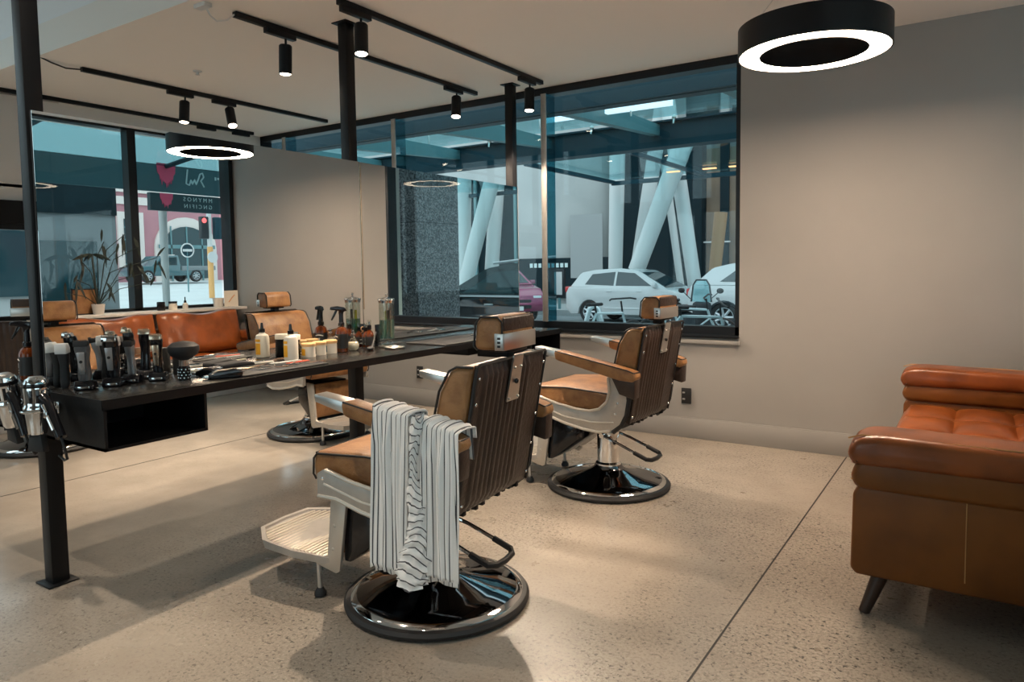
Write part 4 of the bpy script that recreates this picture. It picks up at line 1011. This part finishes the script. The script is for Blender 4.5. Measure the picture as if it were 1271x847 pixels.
t = empty('potted_plant', (4.03, 3.56, SZ), 0, 'sparse potted plant with drooping dark leaves against the sofa window', 'plant')
g = G(); g.lathe([(0, 0), (.045, 0), (.06, .10), (.052, .10), (.045, .06), (0, .06)]); g.build('pot', 'pale_ceramic', t)
rd = random.Random(5); gs = G(); gl = G()
def leafm(g, p, d, L, wd):
    d = Vector(d).normalized(); s = d.cross(Vector((1, 0, 0))); s = s.normalized() if s.length > .01 else Vector((0, 1, 0))
    n_ = d.cross(s); pts = []
    for k, ww in ((0, .1), (.25, .8), (.5, 1), (.75, .7), (1, .03)): pts.append((Vector(p)+d*L*k + Vector((0, 0, -.25*L*k*k)), ww*wd))
    for (p0, w0), (p1, w1) in zip(pts, pts[1:]):
        q = [p0-s*w0+n_*.002, p0+s*w0+n_*.002, p1+s*w1+n_*.002, p1-s*w1+n_*.002]; g.bm.faces.new([g.bm.verts.new(x) for x in q])
        q = [x-n_*.004 for x in q]; g.bm.faces.new([g.bm.verts.new(x) for x in q[::-1]])
gs.tube([(0, 0, .06), (.0, -.02, .30), (.01, -.03, .58)], .009, 6)
for k in range(7): a = 6.28*k/7; leafm(gl, (.01, -.03, .58), (math.cos(a)*.6, math.sin(a), -.1), .17, .016)
for y, z, h2 in ((.20, .62, .30), (.35, .50, .2), (-.2, .35, .2), (.28, .78, .25), (.47, .40, .2), (.52, .30, .3), (.62, .55, .2), (.12, .25, .2), (-.12, .50, .2), (-.30, .22, .2), (.07, .70, .2), (.42, .66, .2)):
    gs.tube([(0, 0, .08), (rd.uniform(-.05, .05), y*.4, z*.8), (rd.uniform(-.05, .02), y, z)], .004, 5)
    for k in range(3): leafm(gl, (0, y+rd.uniform(-.02, .02), z-.02*k), (rd.uniform(-.3, .3), rd.uniform(-.5, .5), rd.choice((-1, -1, 1))), rd.uniform(.10, .18), .012)
gs.build('stem', 'leaf_dark', t); gl.build('leaves', 'leaf_dark', t, fixn=False)

# ------------------------------------------------------------------ counter items
def at(x, y, z=0): return (x, y, TZ+.0005+z)
# amber spray bottles
def spray(x, y, rz, lab, sc_=1.0):
    t = empty('spray_bottle', at(x, y), R(rz), lab, 'spray bottle', 'amber trigger spray bottles'); t.scale = (sc_,)*3
    g = G(); g.lathe([(0, 0), (.033, 0), (.036, .004), (.036, .115), (.030, .135), (.014, .148), (.014, .155), (0, .155)], seg=28); g.build('bottle', 'amber', t)
    g = G(); g.lathe([(.0365, .022), (.0368, .022), (.0368, .105), (.0365, .105), (.0365, .022)], seg=28); lb = g.build('label', 'label_black', t)
    g = G(); g.tube([(-.0370*math.cos(a), .0370*math.sin(a), .088+.006*math.cos(a*2.2)) for a in [R(-38+7.6*i) for i in range(11)]], .0026, 5)
    for z, wd in ((.034, .30), (.045, .42)): g.tube([(-.0370*math.cos(a), .0370*math.sin(a), z) for a in [wd*(-1+.25*i) for i in range(9)]], .0018, 4)
    g.box((-.0370, 0, .065), (.002, .009, .022), .0005); g.build('label_print', 'label_white', lb)
    g = G(); g.lathe([(0, .150), (.018, .150), (.018, .168), (.0135, .172), (.012, .225), (0, .225)]); g.build('collar', 'black_gloss', t)
    g = G(); g.prism([(-.062, .245), (-.060, .262), (-.02, .266), (.018, .258), (.034, .238), (.014, .232), (.010, .215), (-.012, .215), (-.014, .238), (-.045, .243)], -.011, .011, 'y', .003)
    g.prism([(-.020, .240), (-.034, .240), (-.050, .205), (-.060, .185), (-.052, .184), (-.038, .205)], -.006, .006, 'y', .002); g.build('trigger_head', 'black_gloss', t)
    return t
spray(-.33, 1.49, 60, 'amber trigger spray bottle left of the nearest post')
spray(.155, 2.92, 62, 'amber trigger spray bottle with black label, standing right of the tubs')
# clippers and trimmers
def clipper(x, y, rz, body, guard, lab, h=.18, w_=.042, tilt=8, stand=True, blade='chrome', name='hair_clipper', inlay=None):
    t = empty(name, at(x, y), R(rz), lab, 'clipper', 'clippers and trimmers at the near end of the counter')
    z0 = .022 if stand else .0
    if stand:
        g = G(); g.prism([(-.034, 0), (.036, 0), (.036, .018), (.020, .034), (-.020, .040), (-.034, .018)], -.036, .036, 'y', .005, 3); st = g.build('charging_stand', 'black_gloss', t)
        g = G(); g.box((-.030, 0, .012), (.010, .045, .010), .002); g.build('stand_badge', 'chrome', st)
    g = G(); n = 9; prev = None
    prof = [(0, .55), (.06, .78), (.2, .92), (.45, .84), (.62, .80), (.80, 1.0), (.92, 1.08), (1.0, .98)]
    P = []
    for f, k in prof:
        z = z0+f*h; xo = math.sin(f*2.6)*.008; P.append([g.bm.verts.new((xo+k*w_*.42*math.copysign(abs(math.cos(a))**.7, math.cos(a)), k*w_*.5*math.copysign(abs(math.sin(a))**.7, math.sin(a)), z)) for a in [2*math.pi*j/16 for j in range(16)]])
    for A, B in zip(P, P[1:]):
        for j in range(16): g.bm.faces.new((A[j], A[(j+1) % 16], B[(j+1) % 16], B[j]))
    g.bm.faces.new(P[0][::-1]); g.bm.faces.new(P[-1]); b = g.build('body', body, t, (0, 0, 0), (0, R(-tilt), 0), 50)
    zt = z0+h
    if inlay:
        g = G(); g.prism([(-.010, z0+.3*h), (.010, z0+.3*h), (.014, z0+.85*h), (-.014, z0+.85*h)], -w_*.42-.006, -w_*.42+.004, 'x', .002)
        o_ = g.build('face_plate', inlay, b)
        g = G(); g.lathe([(0, 0), (.006, 0), (.006, .003), (0, .003)], (-w_*.42-.006, 0, z0+.62*h), 12, (0, R(-90), 0)); g.build('power_button', 'black_matte', o_)
    g = G(); g.prism([(-.020, zt-.002), (.016, zt-.002), (.010, zt+.016), (-.014, zt+.020)], -w_*.5, w_*.5, 'y', .001)
    for k in range(9): g.box((-.012, -w_*.44+k*w_*.11, zt+.021), (.004, .0018, .008))
    g.build('blade', blade, b)
    if guard:
        g = G(); g.prism([(-.026, zt-.008), (.020, zt-.008), (.020, zt+.014), (.004, zt+.034), (-.024, zt+.034)], -w_*.55, w_*.55, 'y', .003); g.build('comb_guard', guard, b)
    return t
clipper(.095, 1.445, 135, 'black_matte', 'white_plastic', 'black trimmer with a pale comb guard, first right of the nearest post', .155, .040, 3, False)
clipper(.20, 1.475, 138, 'grey_plastic', None, 'tall grey clipper in a charging stand, second from the nearest post', .165, .052, 9, True, 'black_matte', inlay='silver_plastic')
clipper(.215, 1.58, 135, 'black_gloss', None, 'silver faced clipper in a charging stand with a chrome blade', .175, .054, 8, True, 'chrome', inlay='silver_plastic')
clipper(.10, 1.645, 140, 'black_matte', 'white_plastic', 'black clipper with a low white guard between two stands', .165, .046, 0, False)
clipper(.19, 1.675, 130, 'silver_plastic', None, 'slim silver trimmer in a black stand', .145, .036, 10, True, 'black_matte')
clipper(.235, 1.765, 135, 'black_gloss', None, 'black clipper with a pinkish chrome head, in a stand left of the duster', .165, .046, 6, True, 'warm_silver', inlay='warm_silver')
clipper(.135, 1.765, 140, 'black_gloss', None, 'black clipper with a chrome head right behind the neck duster', .18, .046, 0, True, 'warm_silver')
t = empty('neck_duster', at(.325, 1.83), 0, 'black neck duster brush with a chrome collar and studded handle', 'brush')
g = G(); g.lathe([(0, 0), (.024, 0), (.025, .005), (.025, .055), (.020, .062), (0, .062)], seg=24); hn = g.build('handle', 'black_gloss', t)
g = G()
for j in range(4):
    for k in range(10): a = 2*math.pi*k/10+.3*(j % 2); g.box((.0252*math.cos(a), .0252*math.sin(a), .010+j*.0125), (.006, .006, .006), .001, (0, 0, a))
g.build('studs', 'chrome', hn)
g = G(); g.lathe([(.019, .062), (.019, .088), (.016, .088), (.016, .062)], seg=24)
for k in range(10): a = 2*math.pi*k/10; g.cyl((.019*math.cos(a), .019*math.sin(a), .062), (.019*math.cos(a), .019*math.sin(a), .088), .0028, seg=6)
g.build('collar', 'chrome', t)
g = G(); g.lathe([(.014, .085), (.034, .096), (.056, .112), (.066, .132), (.064, .150), (.046, .164), (.018, .170), (0, .171)], (0, 0, 0), 28, None, (1, 1)); g.build('bristles', 'black_matte', t)
t = empty('wooden_box', at(.13, 1.93), 0, 'round black canister right of the neck duster', 'canister')
g = G(); g.lathe([(0, 0), (.028, 0), (.030, .005), (.030, .10), (.024, .115), (0, .118)]); g.build('body', 'black_matte', t); t.name = 'round_canister'
def lying(x, y, rz, body, top, lab, L=.15):
    t = empty('hair_clipper', at(x, y), R(rz), lab, 'clipper', 'clippers lying beside the tool mat')
    g = G(); g.prism([(0, .004), (.02, .0), (L-.02, .0), (L, .010), (L, .030), (L-.03, .040), (.04, .034), (.0, .022)], -.024, .024, 'y', .007, 3); b = g.build('body', body, t)
    g = G(); g.prism([(.02, .029), (L-.04, .040), (L-.03, .042), (.04, .037)], -.017, .017, 'y', .002); g.build('top_cover', top, b)
    g = G(); g.box((-.006, 0, .012), (.020, .042, .012), .002)
    for k in range(8): g.box((-.018, -.018+k*.005, .012), (.008, .002, .008))
    g.build('blade', 'chrome', b); return t
lying(.27, 1.93, 20, 'black_gloss', 'black_matte', 'small black clipper lying left of the tool mat', .11)
lying(.41, 1.885, 62, 'black_gloss', 'warm_silver', 'clipper with a rosy metal cover lying at the corner of the tool mat', .145)
# tool mats
def mat_slab(x0, x1, y0, y1, lab, name='tool_mat'):
    g = G(); g.box(((x0+x1)/2, (y0+y1)/2, TZ+.0045), (x1-x0, y1-y0, .008), .003); return tag(g.build(name, 'black_matte'), lab, 'mat', 'black tool mats on the counter')
mat_slab(.235, .505, 2.0, 2.50, 'black mat spread with scissors and combs, in front of the near chair')
mat_slab(.20, .515, 3.42, 4.55, 'long black mat at the far end of the counter')
MZ = TZ+.009
def scissors(x, y, rz, m, lab, L=.16, op=8):
    t = empty('scissors', (x, y, MZ), R(rz), lab, 'scissors', 'scissors laid on the tool mats')
    for s in (-1, 1):
        g = G(); a = R(s*op); c, s2 = math.cos(a), math.sin(a)
        P = lambda u, v: (u*c-v*s2, u*s2+v*c, .004+.002*s)
        g.bm.faces.new([g.bm.verts.new(P(*q)) for q in ((0, -.004), (L*.55, -.0015), (L*.56, .001), (0, .004))])
        r_ = bmesh.ops.extrude_face_region(g.bm, geom=g.bm.faces[:]); bmesh.ops.translate(g.bm, verts=[v for v in r_['geom'] if isinstance(v, bmesh.types.BMVert)], vec=(0, 0, .0025))
        q0 = P(0, 0); q1 = P(-L*.28, s*.0+(.0))
        g.tube([(q0[0], q0[1], .005), (q1[0], q1[1], .005)], .0028, 6)
        cx, cy, _ = P(-L*.36, 0); g.tube([(cx+.013*math.cos(k), cy+.010*math.sin(k), .005) for k in [2*math.pi*i/14 for i in range(14)]], .0026, 6, True)
        g.build('blade', m, t)
    return t
sl = [(.40, 2.10, 70, 'chrome', 'closed scissors near the front left of the mat'), (.33, 2.19, 100, 'warm_silver', 'rosy scissors behind the first pair on the mat'), (.44, 2.22, 60, 'chrome', 'open scissors at the front middle of the mat'),
      (.36, 2.28, 80, 'chrome', 'scissors crossing in the middle of the mat'), (.42, 2.33, 115, 'chrome', 'thinning scissors right of the middle of the mat'), (.45, 2.42, 75, 'chrome', 'scissors at the right end of the mat')]
for a in sl: scissors(*a)
def comb(x, y, rz, m, lab, L=.18, z=MZ):
    g = G(); g.box((0, .010, .0025), (L, .007, .004), .001)
    for k in range(int(L/.0045)): g.box((-L/2+.003+k*.0045, 0, .0025), (.002, .018, .0025))
    o = g.build('barber_comb', m, None, (x, y, z), (0, 0, R(rz))); return tag(o, lab, 'comb', 'combs laid on the counter mats')
comb(.28, 2.27, 82, 'black_matte', 'black comb along the back edge of the mat', .2)
comb(.30, 2.40, 85, 'white_plastic', 'white comb lying behind the scissors')
comb(.36, 2.43, 92, 'red_comb', 'red comb at the right end of the mat', .14)
comb(.30, 2.10, 78, 'white_plastic', 'short white comb at the left of the mat', .13)
g = G(); g.prism([(-.09, 0), (.09, 0), (.085, .016), (.02, .024), (-.08, .018)], -.045, .045, 'y', .006, 3); tag(g.build('black_pouch', 'cloth_dark', None, (.13, 2.22, TZ+.001), (0, 0, R(82))), 'soft black pouch behind the tool mat', 'pouch')
for k, (x, y, rz) in enumerate(((.16, 2.04, 60), (.14, 2.12, 95), (.17, 2.35, 80))):
    t = empty('straight_razor', (x, y, TZ+.001), R(rz), ('folded razor with a pale handle behind the lying clipper', 'folded razor beside the soft black pouch', 'folded razor at the far side of the pouch')[k], 'razor', 'folded razors behind the mat')
    g = G(); g.prism([(-.07, 0), (.07, 0), (.066, .008), (-.066, .010)], -.007, .007, 'y', .002); g.build('handle', 'cream', t)
    g = G(); g.prism([(-.05, .008), (.075, .008), (.078, .013), (-.045, .014)], -.004, .004, 'y', .001); g.build('blade', 'chrome', t)
comb(.42, 4.02, 60, 'black_matte', 'black comb on the far mat, behind the near headrest', .2)
comb(.36, 4.20, 75, 'white_plastic', 'pale comb on the far mat', .16)
scissors(.33, 4.05, 75, 'chrome', 'long scissors on the far mat', .19)
scissors(.30, 4.28, 95, 'chrome', 'scissors at the back of the far mat', .17)
scissors(.42, 4.35, 80, 'chrome', 'scissors at the window end of the far mat', .16)
# white bottles
def white_bottle(x, y, lab, s=1):
    t = empty('white_bottle', at(x, y), R(25), lab, 'bottle', 'white bottles with yellow labels'); t.scale = (s,)*3
    g = G(); g.lathe([(0, 0), (.034, 0), (.037, .004), (.037, .105), (.032, .122), (.016, .132), (.014, .140), (0, .140)], seg=28); g.build('bottle', 'cream', t)
    for z0, z1 in ((.018, .080), (.088, .102)):
        g = G(); A = [R(180+30+i*8) for i in range(8)]
        q = [(.0378*math.cos(a), .0378*math.sin(a)) for a in A]; q2 = [(.0370*math.cos(a), .0370*math.sin(a)) for a in A[::-1]]
        g.prism(q+q2, z0, z1, 'z'); g.build('label', 'yellow_label', t)
    g = G(); g.lathe([(0, .138), (.0155, .138), (.0155, .156), (.009, .160), (.006, .190), (0, .191)]); g.build('nozzle_cap', 'black_gloss', t)
white_bottle(.185, 2.53, 'white bottle with yellow label and black nozzle, standing near the mirror left of the tubs')
t = empty('cosmetic_jar', at(.115, 2.605), 0, 'black jar with a white lid behind the right white bottle', 'jar')
g = G(); g.lathe([(0, 0), (.034, 0), (.036, .004), (.036, .098), (0, .098)]); g.build('body', 'black_gloss', t); g = G(); g.lathe([(0, .098), (.037, .098), (.037, .122), (.035, .125), (0, .125)]); g.build('lid', 'cream', t)
def tub(x, y, label_m, lab, r=.037, h=.058):
    t = empty('pomade_tub', at(x, y), R(20), lab, 'tub', 'pomade tubs with golden lids')
    g = G(); g.lathe([(0, 0), (r, 0), (r, h), (0, h)], seg=28); g.build('body', 'cream', t)
    g = G(); A = [R(150+i*8) for i in range(16)]; g.prism([((r+.0008)*math.cos(a), (r+.0008)*math.sin(a)) for a in A]+[((r)*math.cos(a), (r)*math.sin(a)) for a in A[::-1]], .010, h-.012, 'z'); l_ = g.build('label', label_m, t)
    if label_m != 'yellow_label':
        g = G()
        for z in (.030, .022):
            for k in range(5): a = R(185+k*10); g.box(((r+.0015)*math.cos(a), (r+.0015)*math.sin(a), z), (.001, .0045, .005), 0, (0, 0, a))
        g.build('label_print', 'label_white', l_)
    g = G(); g.lathe([(0, h), (r+.002, h), (r+.003, h+.014), (r, h+.018), (0, h+.018)], seg=28); g.build('lid', 'gold_lid', t)
tub(.165, 2.665, 'yellow_label', 'pomade tub with a yellow label, left of the three'); tub(.150, 2.755, 'label_black', 'pomade tub with a black label, middle of the three'); tub(.145, 2.840, 'label_blue', 'pomade tub with a blue label, right of the three')
g = G(); g.box((0, 0, .035), (.012, .07, .05), .002, (0, R(20), 0)); tag(g.build('small_carton', 'screen_blue', None, at(.09, 2.88, 0), (0, 0, R(30))), 'small pale blue carton behind the pomade tubs', 'carton')
t = empty('glass_flask', at(.165, 3.00), 0, 'small round clear flask with a chrome stopper', 'flask')
g = G(); g.lathe([(0, 0), (.020, 0), (.032, .012), (.036, .034), (.030, .056), (.016, .072), (.011, .08), (.011, .09), (0, .09)], seg=24); g.build('flask', 'clear_glass', t)
g = G(); g.lathe([(0, .002), (.019, .002), (.030, .014), (.033, .034), (.027, .050), (0, .052)], seg=24); g.build('contents', 'cream', t)
g = G(); g.lathe([(0, .09), (.013, .09), (.013, .10), (.006, .104), (.009, .113), (.006, .120), (0, .122)]); g.build('stopper', 'chrome', t)
def oil(x, y, lab, h=1.0, m='amber'):
    t = empty('tonic_bottle', at(x, y), R(15), lab, 'bottle', 'dark tonic bottles beside the jar'); t.scale = (h,)*3
    g = G(); g.lathe([(0, 0), (.026, 0), (.028, .004), (.028, .085), (.022, .105), (.011, .118), (.011, .125), (0, .125)], seg=24); g.build('bottle', m, t)
    g = G(); g.lathe([(.0283, .018), (.0288, .018), (.0288, .075), (.0283, .075), (.0283, .018)], seg=24); l_ = g.build('label', 'label_black', t)
    g = G(); g.box((-.0292, 0, .028), (.001, .022, .005)); g.box((-.0292, 0, .055), (.001, .018, .004)); g.build('label_print', 'label_white', l_)
    g = G(); g.lathe([(0, .122), (.014, .122), (.014, .150), (0, .150)]); g.build('collar', 'black_gloss', t)
    g = G(); g.lathe([(0, .150), (.0135, .150), (.0135, .180), (.010, .186), (0, .187)]); c_ = g.build('cap', 'clear_glass', t)
    g = G(); g.lathe([(0, .151), (.006, .151), (.006, .172), (0, .172)]); g.build('spray_tip', 'black_matte', c_)
oil(.155, 3.145, 'dark tonic bottle with clear cap, in front right of its pair', .92)
oil(.10, 3.17, 'short dark bottle with a clear cap at the mirror by the tall jar', .80)
t = empty('round_brush', at(.255, 3.06, .012), R(-60), 'black brush lying with its handle up by the tall jar', 'brush')
g = G(); g.tube([(0, 0, .0), (-.06, 0, .045), (-.11, 0, .085)], [.007, .006, .005], 8); g.build('handle', 'black_matte', t); g = G(); g.sphere((.03, 0, .002), .021, 14, (1.6, 1, .62)); g.build('head', 'black_matte', t)
t = empty('cream_tube', at(.135, 3.235), R(25), 'black tube printed with golden rings, left of the tall jar', 'tube')
g = G(); g.prism([(-.024, .02), (.024, .02), (.030, .135), (-.030, .135)], -.008, .008, 'x', .003); g.build('tube', 'black_gloss', t)
g = G(); g.lathe([(0, 0), (.020, 0), (.020, .022), (0, .022)]); g.build('cap', 'black_matte', t)
g = G()
for z in (.045, .075, .105):
    g.tube([(-.0095, .013*math.cos(k), z+.012*math.sin(k)) for k in [2*math.pi*i/16 for i in range(16)]], .003, 5, True)
g.build('printed_rings', 'orange_print', t)
t = empty('disinfectant_jar', at(.215, 3.235), 0, 'tall glass jar of green liquid with a chrome lid and combs', 'jar')
g = G(); g.lathe([(0, 0), (.052, 0), (.054, .006), (.040, .014), (.022, .020), (.020, .034), (.046, .044), (.047, .05), (.047, .275), (.044, .275), (.044, .052), (0, .050)], seg=32); g.build('glass', 'jar_glass', t)
g = G(); g.lathe([(0, .053), (.0425, .053), (.0425, .165), (0, .165)], seg=32); g.build('liquid', 'liquid_green', t)
g = G(); g.lathe([(0, .010), (.05, .003), (.055, .003), (.055, .010), (.03, .016)], seg=32); g.build('foot_ring', 'brushed_steel', t)
g = G(); g.lathe([(.048, .270), (.049, .285), (.040, .296), (.014, .303), (.005, .306), (.005, .318), (.009, .324), (0, .33)], seg=32)
for k in range(8): a = 2*math.pi*k/8; g.sphere((.042*math.cos(a), .042*math.sin(a), .288), .010, 8)
g.build('lid', 'chrome', t)
g = G(); g.box((.012, .0, .14), (.004, .018, .17)); g.build('comb_inside', 'black_matte', t)
g = G(); g.box((-.014, .01, .14), (.004, .02, .16)); g.build('comb_inside', 'liquid_yellow', t)
g = G(); g.tube([(0, 0, .05), (0, 0, .30)], .002, 6); g.build('lift_rod', 'chrome', t)
g = G(); g.lathe([(0, 0), (.055, 0), (.062, .010), (.060, .012), (.053, .004), (0, .004)], seg=28); tag(g.build('steel_dish', 'brushed_steel', None, at(.315, 3.19)), 'shallow steel dish in front of the tall jar', 'dish')

# ------------------------------------------------------------------ hair dryers in ring holders on the counter end
def dryer(x, y, z, rz, lean, lab, hl):
    h_ = empty('dryer_holder', (x, Y0-.003, z), 0, hl, 'holder', 'chrome ring holders on the counter end')
    g = G(); n = 24; g.tube([(.049*math.cos(2*math.pi*i/n), -.078+.049*math.sin(2*math.pi*i/n), 0) for i in range(n)], .005, 8, True); g.tube([(0, -.030, 0), (0, -.004, 0)], .005)
    g.build('ring', 'chrome', h_); g = G(); g.box((0, -.003, 0), (.03, .006, .045), .002); g.build('mount', 'chrome', h_)
    t = empty('hair_dryer', (x, Y0-.078, z), 0, lab, 'hair dryer', 'chrome hair dryers hanging at the counter end'); t.rotation_euler = (R(lean), R(lean*.6), R(rz)); t.scale = (1.12,)*3
    g = G(); g.lathe([(0, .118), (.020, .117), (.034, .108), (.0400, .092), (.0400, .070), (.0385, .030), (.0385, .018), (.042, .012), (.042, .006), (.037, .004), (.035, -.02), (.029, -.075), (.027, -.082), (0, -.082)], seg=36); b = g.build('barrel', 'chrome', t)
    g = G(); g.lathe([(0, .1185), (.020, .118), (.024, .1155), (.018, .1165), (0, .1165)], seg=28); g.build('air_filter', 'brushed_steel', b)
    g = G(); g.lathe([(.0405, .094), (.0413, .09), (.0413, .084), (.0405, .08)], seg=36)
    for k in range(12):
        a = 2*math.pi*k/12
        if k % 3: g.box((.0395*math.cos(a), .0395*math.sin(a), .050), (.002, .010, .045), .0005, (0, 0, a))
    g.build('vent_band', 'black_gloss', b)
    g = G(); v0 = g.lathe([(.029, -.076), (.030, -.086), (.030, -.09)], seg=4)
    g.prism([(-.027, -.080), (.027, -.080), (.040, -.142), (-.040, -.142)], -.012, .012, 'y', .003); g.build('nozzle', 'black_matte', b)
    g = G(); g.tube([(.030, 0, .045), (.065, -.005, .020), (.10, -.01, -.03), (.135, -.015, -.085)], [.020, .017, .0155, .017], 14); hn = g.build('handle', 'black_gloss', t)
    g = G(); g.tube([(.062, -.022, .024), (.095, -.028, -.022), (.12, -.030, -.058)], .006, 8); g.box((.085, -.030, -.008), (.016, .008, .022), .003); g.build('handle_trim', 'chrome', hn)
    g = G(); g.tube([(.133, -.015, -.083), (.150, -.015, -.12), (.140, .0, -.16), (.10, .02, -.172), (.06, .03, -.16)], .0045, 8); g.build('power_cord', 'black_matte', hn)
dryer(.195, 0, .775, 12, -2, 'chrome hair dryer hanging nozzle down in front of the nearest post', 'chrome ring holder on the counter end, right of the two')
dryer(-.045, 0, .775, 0, 8, 'dark chrome hair dryer hanging leftmost, cut by the left edge of the photo', 'chrome ring holder on the counter end, left of the two')
